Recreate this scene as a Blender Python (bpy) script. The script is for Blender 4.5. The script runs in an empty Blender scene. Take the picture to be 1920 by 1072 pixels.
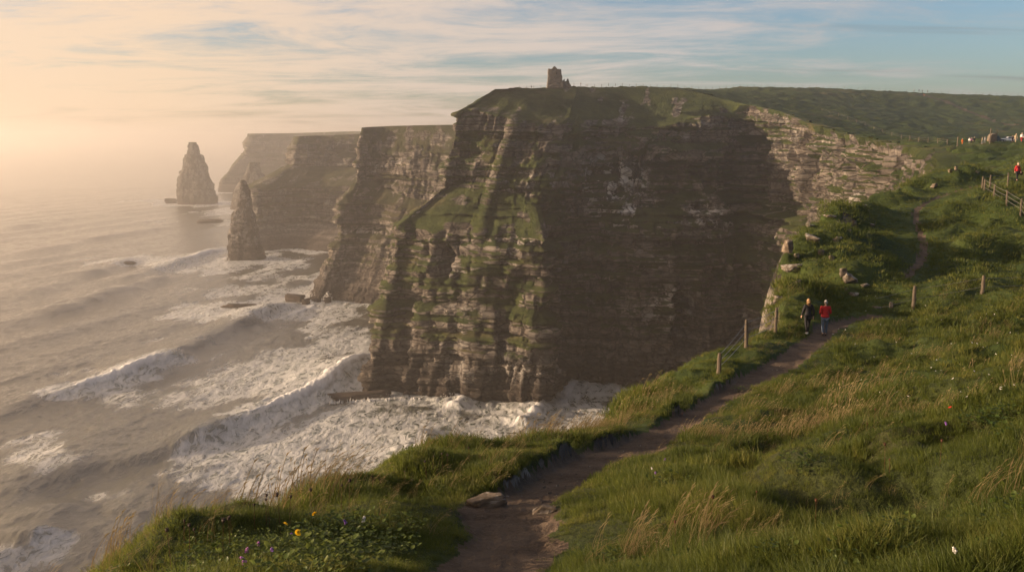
import bpy, bmesh, math, random
import numpy as np
from mathutils import Vector, Matrix, Euler

random.seed(7)
rng = np.random.default_rng(7)
scene = bpy.context.scene
COL = scene.collection
R = math.radians

# ------------------------------------------------------------------ frame of the place
# sea level is z = 0, the photographer's eye stands at (0, 0, EYE), looking along +Y
EYE = 120.0
F = 960.0 / math.tan(R(30.0))
PITCH = R(9.59)
SP, CP = math.sin(PITCH), math.cos(PITCH)

def at(px, py, Y):
    """the world point seen at photo pixel (px, py), Y metres ahead"""
    xc, yc = (px - 960.0) / F, (536.0 - py) / F
    t = Y / (CP + yc * SP)
    return (xc * t, Y, EYE + (-SP + yc * CP) * t)

def sea(px, py):
    yc = (536.0 - py) / F
    Y = EYE / ((SP - yc * CP) / (CP + yc * SP))
    return at(px, py, Y)

# ------------------------------------------------------------------ noise (numpy)
def _hash(ix, iy, iz, seed):
    h = (ix.astype(np.uint32) * np.uint32(374761393) + iy.astype(np.uint32) * np.uint32(668265263)
         + iz.astype(np.uint32) * np.uint32(2147483647 - 98765) + np.uint32((seed * 974634653 + 12345) & 0xffffffff))
    h = (h ^ (h >> np.uint32(13))) * np.uint32(1274126177)
    h = (h ^ (h >> np.uint32(16))) * np.uint32(2246822519)
    return ((h ^ (h >> np.uint32(15))).astype(np.float32)) * np.float32(2.0 / 4294967295.0) - np.float32(1.0)

def vn(x, y, z=None, seed=0):
    """smooth value noise in -1..1"""
    x = np.asarray(x, np.float32); y = np.asarray(y, np.float32)
    fx, fy = np.floor(x), np.floor(y)
    ix, iy = fx.astype(np.int64), fy.astype(np.int64)
    tx, ty = x - fx, y - fy
    tx = tx * tx * tx * (tx * (tx * 6 - 15) + 10); ty = ty * ty * ty * (ty * (ty * 6 - 15) + 10)
    if z is None:
        iz = np.zeros_like(ix)
        a = _hash(ix, iy, iz, seed); b = _hash(ix + 1, iy, iz, seed)
        c = _hash(ix, iy + 1, iz, seed); d = _hash(ix + 1, iy + 1, iz, seed)
        return (a + (b - a) * tx) + ((c + (d - c) * tx) - (a + (b - a) * tx)) * ty
    z = np.asarray(z, np.float32); fz = np.floor(z); iz = fz.astype(np.int64); tz = z - fz
    tz = tz * tz * tz * (tz * (tz * 6 - 15) + 10)
    out = []
    for k in (0, 1):
        a = _hash(ix, iy, iz + k, seed); b = _hash(ix + 1, iy, iz + k, seed)
        c = _hash(ix, iy + 1, iz + k, seed); d = _hash(ix + 1, iy + 1, iz + k, seed)
        p = a + (b - a) * tx; q = c + (d - c) * tx
        out.append(p + (q - p) * ty)
    return out[0] + (out[1] - out[0]) * tz

def fbm(x, y, z=None, o=4, seed=0, g=0.5):
    s = 0; a = 1.0; n = 0; f = 1.0
    for i in range(o):
        s = s + a * vn(x * f, y * f, None if z is None else z * f, seed + i * 17)
        n += a; a *= g; f *= 2.03
    return s / n

def sstep(a, b, x):
    t = np.clip((x - a) / (b - a), 0, 1)
    return t * t * (3 - 2 * t)

# ------------------------------------------------------------------ object helpers
def link(o, parent=None):
    COL.objects.link(o)
    if parent is not None:
        o.parent = parent
    return o

def tag(o, label=None, cat=None, group=None, kind=None):
    if label: o['label'] = label
    if cat: o['category'] = cat
    if group: o['group'] = group
    if kind: o['kind'] = kind
    return o

def empty(name, loc, rz=0.0):
    o = bpy.data.objects.new(name, None)
    o.empty_display_size = 0.2
    o.location = loc; o.rotation_euler = (0, 0, rz)
    return link(o)

def mesh_np(name, V, faces, mat, attrs=None, smooth=True, parent=None):
    """V (n,3), faces (m,4) or (m,3) int arrays"""
    me = bpy.data.meshes.new(name)
    V = np.asarray(V, np.float32); faces = np.asarray(faces, np.int32)
    k = faces.shape[1]
    me.vertices.add(len(V)); me.vertices.foreach_set('co', V.ravel())
    me.loops.add(faces.size); me.loops.foreach_set('vertex_index', faces.ravel())
    me.polygons.add(len(faces))
    me.polygons.foreach_set('loop_start', np.arange(0, faces.size, k, dtype=np.int32))
    me.polygons.foreach_set('use_smooth', np.full(len(faces), smooth))
    me.update(calc_edges=True)
    for an, av in (attrs or {}).items():
        a = me.attributes.new(an, 'FLOAT', 'POINT')
        a.data.foreach_set('value', np.asarray(av, np.float32).ravel())
    if mat: me.materials.append(mat)
    o = bpy.data.objects.new(name, me)
    return link(o, parent)

def grid_faces(n, m, mask=None):
    i = np.arange(n - 1)[:, None] * m + np.arange(m - 1)[None, :]
    f = np.stack([i, i + m, i + m + 1, i + 1], -1).reshape(-1, 4)
    if mask is not None:
        f = f[mask.reshape(-1)]
    return f

def compact(V, f, attrs=None):
    used, inv = np.unique(f, return_inverse=True)
    return V[used], inv.reshape(f.shape), ({k: a[used] for k, a in attrs.items()} if attrs else None)

def grid_normals(P):
    du = np.gradient(P, axis=0); dv = np.gradient(P, axis=1)
    n = np.cross(du, dv); n /= np.linalg.norm(n, axis=-1, keepdims=True) + 1e-9
    return n

def catmull(pts, n):
    """n samples through pts (k,d), spaced evenly by arc length"""
    pts = np.asarray(pts, float); k = len(pts)
    ext = np.vstack([2 * pts[0] - pts[1], pts, 2 * pts[-1] - pts[-2]])
    ts = np.linspace(0, k - 1 - 1e-6, max(n * 4, 64)); i = ts.astype(int); t = (ts - i)[:, None]
    p0, p1, p2, p3 = ext[i], ext[i + 1], ext[i + 2], ext[i + 3]
    c = 0.5 * (2 * p1 + (p2 - p0) * t + (2 * p0 - 5 * p1 + 4 * p2 - p3) * t * t + (3 * p1 - p0 - 3 * p2 + p3) * t ** 3)
    s = np.r_[0, np.cumsum(np.linalg.norm(np.diff(c, axis=0), axis=1))]
    q = np.linspace(0, s[-1], n)
    return np.stack([np.interp(q, s, c[:, j]) for j in range(c.shape[1])], 1)

def seg_dist(x, y, poly):
    """distance from points to an open polyline, and the parameter (0..len-1) of the foot"""
    best = np.full(np.shape(x), 1e18); par = np.zeros(np.shape(x))
    for i in range(len(poly) - 1):
        ax, ay = poly[i][0], poly[i][1]; bx, by = poly[i + 1][0] - ax, poly[i + 1][1] - ay
        t = np.clip(((x - ax) * bx + (y - ay) * by) / (bx * bx + by * by + 1e-12), 0, 1)
        d = (x - ax - t * bx) ** 2 + (y - ay - t * by) ** 2
        m = d < best; best = np.where(m, d, best); par = np.where(m, i + t, par)
    return np.sqrt(best), par

def inside(x, y, poly):
    c = np.zeros(np.shape(x), bool); n = len(poly)
    for i in range(n):
        x1, y1 = poly[i][0], poly[i][1]; x2, y2 = poly[(i + 1) % n][0], poly[(i + 1) % n][1]
        if y1 == y2: continue
        c ^= ((y1 > y) != (y2 > y)) & (x < (x2 - x1) * (y - y1) / (y2 - y1) + x1)
    return c

# ------------------------------------------------------------------ material helpers
class NT:
    def __init__(s, mat):
        mat.use_nodes = True; s.t = mat.node_tree; s.t.nodes.clear()
    def n(s, typ, **kw):
        nd = s.t.nodes.new(typ)
        for k, v in kw.items():
            if k.startswith('i_'):
                nd.inputs[k[2:].replace('_', ' ')].default_value = v
            else:
                setattr(nd, k, v)
        return nd
    def l(s, a, b): s.t.links.new(a, b)
    def math(s, op, a, b=None, c=None, clamp=False):
        nd = s.n('ShaderNodeMath', operation=op, use_clamp=clamp)
        for i, v in enumerate((a, b, c)):
            if v is None: continue
            if isinstance(v, (int, float)): nd.inputs[i].default_value = v
            else: s.l(v, nd.inputs[i])
        return nd.outputs[0]
    def mix(s, f, a, b, blend='MIX'):
        nd = s.n('ShaderNodeMix', data_type='RGBA', blend_type=blend)
        for i, v in ((0, f), (6, a), (7, b)):
            if isinstance(v, (int, float)): nd.inputs[i].default_value = v
            elif isinstance(v, tuple): nd.inputs[i].default_value = v if len(v) == 4 else (*v, 1)
            else: s.l(v, nd.inputs[i])
        return nd.outputs[2]
    def ramp(s, f, stops, interp='LINEAR'):
        nd = s.n('ShaderNodeValToRGB'); r = nd.color_ramp; r.interpolation = interp
        while len(r.elements) < len(stops): r.elements.new(0.5)
        for e, (p, c) in zip(r.elements, stops):
            e.position = p; e.color = (*c, 1) if len(c) == 3 else c
        s.l(f, nd.inputs[0]); return nd.outputs[0]
    def pos(s): return s.n('ShaderNodeNewGeometry').outputs['Position']
    def obj(s): return s.n('ShaderNodeTexCoord').outputs['Object']
    def scaled(s, v, sc, rot=(0, 0, 0)):
        m = s.n('ShaderNodeMapping'); m.inputs['Scale'].default_value = sc; m.inputs['Rotation'].default_value = rot
        s.l(v, m.inputs[0]); return m.outputs[0]
    def noise(s, v, scale, detail=4, rough=0.55, dist=0.0):
        nd = s.n('ShaderNodeTexNoise'); nd.inputs['Scale'].default_value = scale
        nd.inputs['Detail'].default_value = detail; nd.inputs['Roughness'].default_value = rough
        nd.inputs['Distortion'].default_value = dist
        s.l(v, nd.inputs['Vector']); return nd.outputs['Fac']
    def voro(s, v, scale, feat='F1', rnd=1.0, out='Distance'):
        nd = s.n('ShaderNodeTexVoronoi', feature=feat); nd.inputs['Scale'].default_value = scale
        nd.inputs['Randomness'].default_value = rnd
        s.l(v, nd.inputs['Vector']); return nd.outputs[out]
    def attr(s, name):
        nd = s.n('ShaderNodeAttribute'); nd.attribute_name = name; return nd.outputs['Fac']
    def sm(s, v, a, b):
        nd = s.n('ShaderNodeMapRange', interpolation_type='SMOOTHSTEP')
        s.l(v, nd.inputs[0]); nd.inputs[1].default_value = a; nd.inputs[2].default_value = b
        return nd.outputs[0]
    def bump(s, h, strength, dist, prev=None):
        nd = s.n('ShaderNodeBump'); nd.inputs['Strength'].default_value = strength; nd.inputs['Distance'].default_value = dist
        s.l(h, nd.inputs['Height'])
        if prev is not None: s.l(prev, nd.inputs['Normal'])
        return nd.outputs[0]
    def out(s, surf=None, vol=None):
        o = s.n('ShaderNodeOutputMaterial')
        if surf is not None: s.l(surf, o.inputs['Surface'])
        if vol is not None: s.l(vol, o.inputs['Volume'])
    def pbsdf(s, col=None, rough=0.8, normal=None, spec=0.3, metal=0.0):
        b = s.n('ShaderNodeBsdfPrincipled')
        if isinstance(col, tuple): b.inputs['Base Color'].default_value = (*col[:3], 1)
        elif col is not None: s.l(col, b.inputs['Base Color'])
        if isinstance(rough, (int, float)): b.inputs['Roughness'].default_value = rough
        else: s.l(rough, b.inputs['Roughness'])
        b.inputs['Specular IOR Level'].default_value = spec
        b.inputs['Metallic'].default_value = metal
        if normal is not None: s.l(normal, b.inputs['Normal'])
        return b

def simple_mat(name, c1, c2, scale=6.0, rough=0.8, bump=0.3, bdist=0.01, spec=0.2, stretch=(1, 1, 1)):
    m = bpy.data.materials.new(name); t = NT(m); v = t.scaled(t.obj(), stretch)
    n1 = t.noise(v, scale, 6, 0.6); col = t.ramp(n1, [(0.3, c1), (0.7, c2)])
    b = t.pbsdf(col, rough, t.bump(t.noise(v, scale * 3, 6, 0.65), bump, bdist), spec)
    t.out(b.outputs[0]); return m
# ------------------------------------------------------------------ camera, sun, sky, haze
SUN_AZ, SUN_EL = R(-92.0), R(10.5)          # azimuth from +Y towards +X
sun_dir = Vector((math.sin(SUN_AZ) * math.cos(SUN_EL), math.cos(SUN_AZ) * math.cos(SUN_EL), math.sin(SUN_EL)))

cam_d = bpy.data.cameras.new('camera'); cam = link(bpy.data.objects.new('camera', cam_d))
cam.location = (0, 0, EYE); cam.rotation_euler = (R(90) - PITCH, 0, 0)
cam_d.sensor_fit = 'HORIZONTAL'; cam_d.angle = R(60.0)
cam_d.clip_start = 0.1; cam_d.clip_end = 60000
scene.camera = cam

sun_d = bpy.data.lights.new('sun', 'SUN'); sun = link(bpy.data.objects.new('sun', sun_d))
sun_d.energy = 5.0; sun_d.angle = R(0.6); sun_d.color = (1.0, 0.71, 0.46)
sun.rotation_euler = sun_dir.to_track_quat('Z', 'Y').to_euler()
sun.location = (-300, 120, 300)

world = bpy.data.worlds.new('World'); scene.world = world; world.use_nodes = True
wt = NT.__new__(NT); wt.t = world.node_tree; wt.t.nodes.clear()
sky = wt.n('ShaderNodeTexSky', sky_type='NISHITA', sun_disc=False)
sky.sun_elevation = SUN_EL; sky.sun_rotation = SUN_AZ; sky.altitude = 100; sky.dust_density = 1.3; sky.air_density = 1.0; sky.ozone_density = 3.0
gen = wt.n('ShaderNodeTexCoord').outputs['Generated']
sep = wt.n('ShaderNodeSeparateXYZ'); wt.l(gen, sep.inputs[0])
zz = wt.math('MAXIMUM', sep.outputs[2], 0.0)
den = wt.math('ADD', zz, 0.07)
cx = wt.math('DIVIDE', sep.outputs[0], den); cy = wt.math('DIVIDE', sep.outputs[1], den)
comb = wt.n('ShaderNodeCombineXYZ'); wt.l(cx, comb.inputs[0]); wt.l(cy, comb.inputs[1])
# thin cirrus: long streaks running across the view
warp = wt.n('ShaderNodeTexNoise'); warp.inputs['Scale'].default_value = 0.35; warp.inputs['Detail'].default_value = 3
wt.l(comb.outputs[0], warp.inputs['Vector'])
wv = wt.n('ShaderNodeVectorMath', operation='MULTIPLY_ADD')
wt.l(warp.outputs['Color'], wv.inputs[0]); wv.inputs[1].default_value = (1.4, 1.4, 0); wt.l(comb.outputs[0], wv.inputs[2])
c1 = wt.noise(wt.scaled(wv.outputs[0], (0.5, 0.8, 1), (0, 0, R(28))), 1.3, 12, 0.68, 0.35)
c2 = wt.noise(wt.scaled(wv.outputs[0], (0.8, 2.0, 1), (0, 0, R(40))), 3.6, 11, 0.72, 0.6)
c3 = wt.noise(wt.scaled(comb.outputs[0], (0.25, 0.4, 1)), 0.8, 3, 0.5)
cm = wt.math('ADD', wt.math('MULTIPLY', c1, 0.76), wt.math('MULTIPLY', c2, 0.24))
# more cloud towards the sun side, clearer to the right
bias = wt.math('MULTIPLY_ADD', sep.outputs[0], -0.22, wt.math('MULTIPLY_ADD', c3, 0.3, -0.15))
cov = wt.sm(wt.math('ADD', cm, bias), 0.36, 0.60)
# low grey bars near the right horizon
bars = wt.noise(wt.scaled(comb.outputs[0], (0.16, 0.9, 1), (0, 0, R(4))), 1.0, 5, 0.6)
barm = wt.math('MULTIPLY', wt.sm(bars, 0.54, 0.68), wt.math('MULTIPLY', wt.sm(sep.outputs[0], 0.15, 0.5), wt.math('SUBTRACT', 1.0, wt.sm(zz, 0.1, 0.24))))
sund = wt.n('ShaderNodeVectorMath', operation='DOT_PRODUCT'); wt.l(gen, sund.inputs[0]); sund.inputs[1].default_value = (math.sin(R(-78)) * math.cos(R(8)), math.cos(R(-78)) * math.cos(R(8)), math.sin(R(8)))
near = wt.math('MULTIPLY_ADD', sund.outputs['Value'], 1.0, 0.45, clamp=True)
ccol = wt.ramp(near, [(0.0, (2.5, 2.5, 2.5)), (0.5, (4.1, 3.75, 3.4)), (0.8, (5.0, 4.1, 3.2)), (1.0, (6.1, 4.55, 3.0))])
skyc = wt.mix(wt.math('MULTIPLY', cov, 0.85), sky.outputs[0], ccol)
skyc = wt.mix(wt.math('MULTIPLY', barm, 0.6), skyc, (1.25, 1.2, 1.22))
skyc = wt.mix(1.0, skyc, (1.02, 0.98, 1.0), 'MULTIPLY')
bg = wt.n('ShaderNodeBackground'); bg.inputs['Strength'].default_value = 0.07
wt.l(skyc, bg.inputs['Color'])
wo = wt.n('ShaderNodeOutputWorld'); wt.l(bg.outputs[0], wo.inputs['Surface'])

scene.view_settings.view_transform = 'Standard'; scene.view_settings.look = 'None'
scene.view_settings.gamma = 1.0; scene.view_settings.exposure = 1.25
scene.render.engine = 'CYCLES'
cy_ = scene.cycles
cy_.use_denoising = True
try:
    cy_.denoiser = 'OPENIMAGEDENOISE'; cy_.denoising_prefilter = 'ACCURATE'; cy_.denoising_input_passes = 'RGB_ALBEDO_NORMAL'
except Exception:
    pass
cy_.max_bounces = 4; cy_.diffuse_bounces = 2; cy_.glossy_bounces = 2; cy_.transmission_bounces = 2; cy_.volume_bounces = 1
cy_.use_adaptive_sampling = True; cy_.adaptive_threshold = 0.02
cy_.sample_clamp_indirect = 4.0

# the sea air: one even box of pale haze
HAZE_D = 0.00028
hm = bpy.data.materials.new('sea_haze'); t = NT(hm)
pv = t.n('ShaderNodeVolumePrincipled'); pv.inputs['Density'].default_value = HAZE_D
pv.inputs['Color'].default_value = (0.98, 0.94, 0.895, 1); pv.inputs['Anisotropy'].default_value = 0.70
t.out(None, pv.outputs[0])
bx = np.array([(x, y, z) for z in (-8, 172) for y in (-1500, 24000) for x in (-24000, 24000)], float)
fx = np.array([(0, 2, 3, 1), (4, 5, 7, 6), (0, 1, 5, 4), (2, 6, 7, 3), (0, 4, 6, 2), (1, 3, 7, 5)])
haze = mesh_np('haze', bx, fx, hm, smooth=False)
tag(haze, 'warm pale sea haze filling the air over the whole bay', 'haze', kind='stuff')
# ------------------------------------------------------------------ land materials
def rock_nodes(t, haze_far=False):
    p = t.pos()
    s1 = t.noise(t.scaled(p, (0.007, 0.007, 0.34)), 1.0, 5, 0.6)
    s2 = t.noise(t.scaled(p, (0.028, 0.028, 1.3)), 1.0, 5, 0.6)
    s3 = t.noise(t.scaled(p, (0.35, 0.35, 0.05)), 1.0, 5, 0.6)
    bl = t.noise(p, 0.06, 5, 0.6)
    k = t.math('ADD', t.math('MULTIPLY', s1, 0.42), t.math('ADD', t.math('MULTIPLY', s2, 0.3), t.math('MULTIPLY', s3, 0.28)))
    col = t.ramp(k, [(0.40, (0.015, 0.0135, 0.012)), (0.465, (0.078, 0.071, 0.064)), (0.53, (0.17, 0.152, 0.133)), (0.61, (0.29, 0.258, 0.222))])
    col = t.mix(t.math('MULTIPLY', t.sm(bl, 0.4, 0.65), 0.5), col, (0.075, 0.058, 0.045))
    return p, col, s1, s2, s3

def land_material(name, grass_a=(0.028, 0.042, 0.010), grass_b=(0.064, 0.079, 0.020), straw=(0.13, 0.105, 0.055), dark=1.0, bdist=2.0):
    m = bpy.data.materials.new(name); t = NT(m)
    p, rock, s1, s2, s3 = rock_nodes(t)
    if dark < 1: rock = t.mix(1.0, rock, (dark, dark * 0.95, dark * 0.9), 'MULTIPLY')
    sepz = t.n('ShaderNodeSeparateXYZ'); t.l(p, sepz.inputs[0]); z = sepz.outputs[2]
    # guano / lichen streaks
    gu = t.math('MULTIPLY', t.attr('guano'), t.sm(t.noise(t.scaled(p, (0.16, 0.16, 0.10)), 1.0, 9, 0.74), 0.49, 0.54))
    rock = t.mix(t.math('MULTIPLY', gu, 0.85), rock, (0.78, 0.76, 0.72))
    # wet tide zone
    wz = t.math('ADD', z, t.math('MULTIPLY', t.noise(p, 0.05, 4), -14.0))
    wet = t.math('SUBTRACT', 1.0, t.sm(wz, -4.0, 12.0))
    rock = t.mix(t.math('MULTIPLY', wet, 0.8), rock, (0.035, 0.026, 0.020))
    # fine dark seams
    vor = t.voro(t.scaled(p, (0.16, 0.16, 0.36)), 1.0, 'DISTANCE_TO_EDGE')
    crack = t.math('SUBTRACT', 1.0, t.sm(vor, 0.0, 0.12))
    rock = t.mix(t.math('MULTIPLY', crack, 0.7), rock, (0.025, 0.02, 0.017))
    g1 = t.noise(p, 0.09, 6, 0.6); g2 = t.noise(p, 0.22, 9, 0.72); g3 = t.noise(t.scaled(p, (0.02, 0.05, 0.05)), 1.0, 5, 0.6)
    gcol = t.mix(t.sm(g1, 0.35, 0.65), (*grass_a, 1), (*grass_b, 1))
    gcol = t.mix(t.math('MULTIPLY', t.sm(g2, 0.44, 0.62), 0.65), gcol, (0.022, 0.034, 0.009))
    gcol = t.mix(t.math('MULTIPLY', t.sm(g3, 0.55, 0.72), 0.6), gcol, (*straw, 1))
    ga = t.attr('grass')
    edge = t.math('ADD', ga, t.math('MULTIPLY_ADD', t.noise(p, 0.28, 8, 0.72), 1.2, -0.6))
    gf = t.sm(edge, 0.38, 0.62)
    col = t.mix(gf, rock, gcol)
    h = t.math('ADD', t.math('MULTIPLY', t.noise(t.scaled(p, (0.25, 0.25, 1.6)), 1.0, 8, 0.68), 1.0), t.math('MULTIPLY', t.math('SUBTRACT', 1.0, crack), 0.25))
    hg = t.noise(p, 1.2, 8, 0.7)
    hh = t.n('ShaderNodeMix', data_type='FLOAT'); t.l(gf, hh.inputs[0]); t.l(h, hh.inputs[2]); t.l(hg, hh.inputs[3])
    b = t.pbsdf(col, 0.88, t.bump(hh.outputs[0], 1.0, bdist), 0.15)
    t.out(b.outputs[0]); return m

M_land = land_material('cliff_rock_and_turf')
M_far = land_material('far_cliff_rock', (0.030, 0.033, 0.013), (0.055, 0.052, 0.022), (0.10, 0.08, 0.045))
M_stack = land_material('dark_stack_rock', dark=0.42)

# ------------------------------------------------------------------ cliffs as carved sheets
def net(cols):
    return np.array([[c if len(c) == 3 and c[2] is not None else sea(c[0], c[1]) for c in col] for col in cols], float)

def px(*a):
    return at(*a) if len(a) == 3 else sea(*a)

def cliff_sheet(name, ctrl, nu, nv, vw, amp=1.0, seed=0, patches=None, gscale=1.0, inland=10.0, guano=None, bed=1.0, dents=None):
    """ctrl (columns, rows, 3): foot ... rim.  Carves beds, joints, buttresses into it."""
    ctrl = np.asarray(ctrl, float); k, r, _ = ctrl.shape
    flat = catmull(ctrl.reshape(k, r * 3), nu * 3).reshape(nu * 3, r, 3)
    mid = flat[:, r // 2]; s = np.r_[0, np.cumsum(np.linalg.norm(np.diff(mid[:, :2], axis=0), axis=1))]
    q = np.linspace(0, s[-1], nu)
    C = np.stack([[np.interp(q, s, flat[:, j, d]) for d in range(3)] for j in range(r)], 0).transpose(2, 0, 1)  # nu, r, 3
    # rows
    vt = np.concatenate([[0], np.cumsum(vw)]); vt = vt / vt[-1]
    tv = np.linspace(0, 1, nv)
    ws = np.stack([np.interp(tv, vt, np.eye(r)[j]) for j in range(r)], 1)    # nv, r
    P = np.einsum('vr,urd->uvd', ws, C)
    # outward horizontal normal
    T = np.gradient(C.mean(1)[:, :2], axis=0)
    for _ in range(3):
        T[1:-1] = (T[:-2] + T[1:-1] * 2 + T[2:]) / 4
    T /= np.linalg.norm(T, axis=1, keepdims=True) + 1e-9
    N = np.stack([T[:, 1], -T[:, 0]], 1)          # right hand of travel = sea side for the order used
    x, y, z = P[..., 0], P[..., 1], P[..., 2]
    U = np.repeat(q[:, None], nv, 1)
    slope = np.gradient(P, axis=1); up = slope[..., 2] / (np.linalg.norm(slope, axis=-1) + 1e-9)
    steep = sstep(0.62, 0.9, up)
    tip = 1 - sstep(vt[-2] + 0.4 * (1 - vt[-2]), 1.0, tv)[None, :] * 0.9
    # low frequency buttresses and gullies (vertical), fading towards the rim
    b1 = fbm(U / 46.0, z / 260.0 + 3, o=3, seed=seed + 1)
    b2 = 1 - np.abs(fbm(U / 15.0, z / 90.0, o=3, seed=seed + 2)) * 2.2
    zw = z + 3.0 * fbm(x / 60.0, y / 60.0, z / 60.0, o=2, seed=seed + 3) + 0.02 * U
    def beds(th, fr, sd):
        i = zw / (th * bed); f = np.floor(i); w = vn(f * 7.31, f * 3.17 + 0.5, seed=sd + 5) * 0.35
        i = i + w; f = np.floor(i); e = sstep(0.0, 0.22, i - f)
        a = vn(U * fr, f * 5.37, seed=sd); b = vn(U * fr, (f - 1) * 5.37, seed=sd)
        return b + (a - b) * e
    b3 = 1 - np.abs(fbm(U / 24.0, z / 110.0, o=3, seed=seed + 4)) * 2.4
    d = 4.0 * b1 + 1.3 * sstep(0.35, 1.0, b2) - 2.4 * sstep(0.55, 1.0, b3)
    d = d + 2.6 * beds(11.0, 1 / 60.0, seed + 10) + 2.2 * beds(4.2, 1 / 36.0, seed + 20) + 0.9 * beds(1.7, 1 / 18.0, seed + 30)
    rib = 1 - np.abs(vn(U / 5.5 + 0.4 * vn(z / 20.0, U / 30.0, seed=seed + 7), z / 120.0, seed=seed + 8)) * 2
    d = d - 1.5 * sstep(0.4, 1.0, rib) * sstep(62, 40, z) * sstep(-0.4, 0.5, vn(U / 19.0, z / 25.0, seed=seed + 9))
    # blocky vertical joints
    jb = np.floor(zw / (7.0 * bed)); jx = U / 7.0 + vn(jb * 3.3, jb * 1.7, seed=seed + 40) * 3 + 0.5 * vn(U / 9.0, z / 30.0, seed=seed + 41)
    jf = np.floor(jx); d = d + 1.2 * vn(jf * 4.71, jb * 2.13, seed=seed + 42)
    jt = jx - jf; d = d - 1.3 * (sstep(0.10, 0.0, jt) + sstep(0.9, 1.0, jt)) * (vn(jf * 1.3, jb * 2.7, seed=seed + 43) > -0.2)
    jb2 = np.floor(zw / (2.6 * bed)); jx2 = U / 3.2 + vn(jb2 * 2.3, jb2 * 1.1, seed=seed + 45) * 5; jf2 = np.floor(jx2)
    d = d + 0.6 * vn(jf2 * 3.31, jb2 * 1.77, seed=seed + 46)
    d = d + 0.9 * fbm(x / 11.0, y / 11.0, z / 11.0, o=4, seed=seed + 50)
    d = d * amp * (0.18 + 0.82 * steep) * tip
    for (cx_, cy_2, cz_, ru_, rz_, dep) in (dents or ()):
        dd = np.sqrt(((x - cx_) ** 2 + (y - cy_2) ** 2) / ru_ ** 2 + ((z - cz_) / rz_) ** 2) + 0.25 * vn(U / 6.0, z / 6.0, seed=seed + 90)
        d = d - dep * sstep(1.0, 0.55, dd)
    P[..., 0] += N[:, 0][:, None] * d; P[..., 1] += N[:, 1][:, None] * d
    # turf hummocks on the gentler parts
    P[..., 2] += (1 - steep) * np.maximum(tip, 0.35) * (1.5 * fbm(x / 12.0, y / 9.0, o=5, seed=seed + 60))
    P[..., 2] = np.maximum(P[..., 2], -6)
    nrm = grid_normals(P); nz = np.abs(nrm[..., 2])
    nzs = nz.copy()
    for _ in range(2):
        nzs[1:-1, 1:-1] = (nzs[1:-1, 1:-1] * 2 + nzs[:-2, 1:-1] + nzs[2:, 1:-1] + nzs[1:-1, :-2] + nzs[1:-1, 2:]) / 6
    patch = fbm(U / 26.0, z / 17.0, o=4, seed=seed + 70)
    zt = P[..., 2]
    pm_ = sstep(-0.1, 0.5, patch) * sstep(24, 48, zt) * gscale
    if patches is not None:
        for (cx_, cy_2, cz_, ru, rz_, a) in patches:
            dd = np.sqrt(((P[..., 0] - cx_) ** 2 + (P[..., 1] - cy_2) ** 2) / ru ** 2 + ((zt - cz_) / rz_) ** 2)
            pm_ = pm_ + a * sstep(1.0, 0.3, dd + 0.5 * patch + 0.25 * vn(U / 5.0, z / 4.0, seed=seed + 71))
    g = sstep(0.44, 0.70, nzs + 0.36 * np.clip(pm_, 0, 1))
    g = np.maximum(g, sstep(0.75, 0.3, up))
    vtop = (tv[None, :] - vt[-2]) / (1 - vt[-2])
    g = np.maximum(g, 0.77 * sstep(0.25, 0.8, vtop + 0.6 * patch + 0.25 * fbm(U / 7.0, z / 5.0, o=3, seed=seed + 75)))
    g = g * (1 - 0.62 * sstep(0.02, 0.42, fbm(U / 9.0, z / 6.0, o=4, seed=seed + 77)))
    g = np.clip(g, 0, 1) * sstep(14, 34, zt)
    gu = np.zeros_like(g)
    if guano is not None:
        for (cx_, cy_2, cz_, ru, rz_, a) in guano:
            dd = np.sqrt(((P[..., 0] - cx_) ** 2 + (P[..., 1] - cy_2) ** 2) / ru ** 2 + ((zt - cz_) / rz_) ** 2)
            gu = np.maximum(gu, a * sstep(1.0, 0.2, dd))
    gu = np.clip(gu + 0.25 * sstep(0.25, 0.6, fbm(U / 20.0, z / 12.0, o=3, seed=seed + 80)), 0, 1)
    if inland:   # a last strip laid onto the turf behind the rim
        E = P[:, -1:].copy()
        E[..., 0] -= N[:, 0][:, None] * inland; E[..., 1] -= N[:, 1][:, None] * inland
        E[..., 2] = HTOP(E[..., 0], E[..., 1]) + 0.05 if inland < 40 else E[..., 2] + 0.0
        P = np.concatenate([P, E], 1); g = np.concatenate([g, np.ones((nu, 1))], 1); gu = np.concatenate([gu, np.zeros((nu, 1))], 1)
        nv += 1
    o = mesh_np(name, P.reshape(-1, 3), grid_faces(nu, nv), M_land, {'grass': g.ravel(), 'guano': gu.ravel()})
    tag(o, kind='structure')
    return o, P

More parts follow.
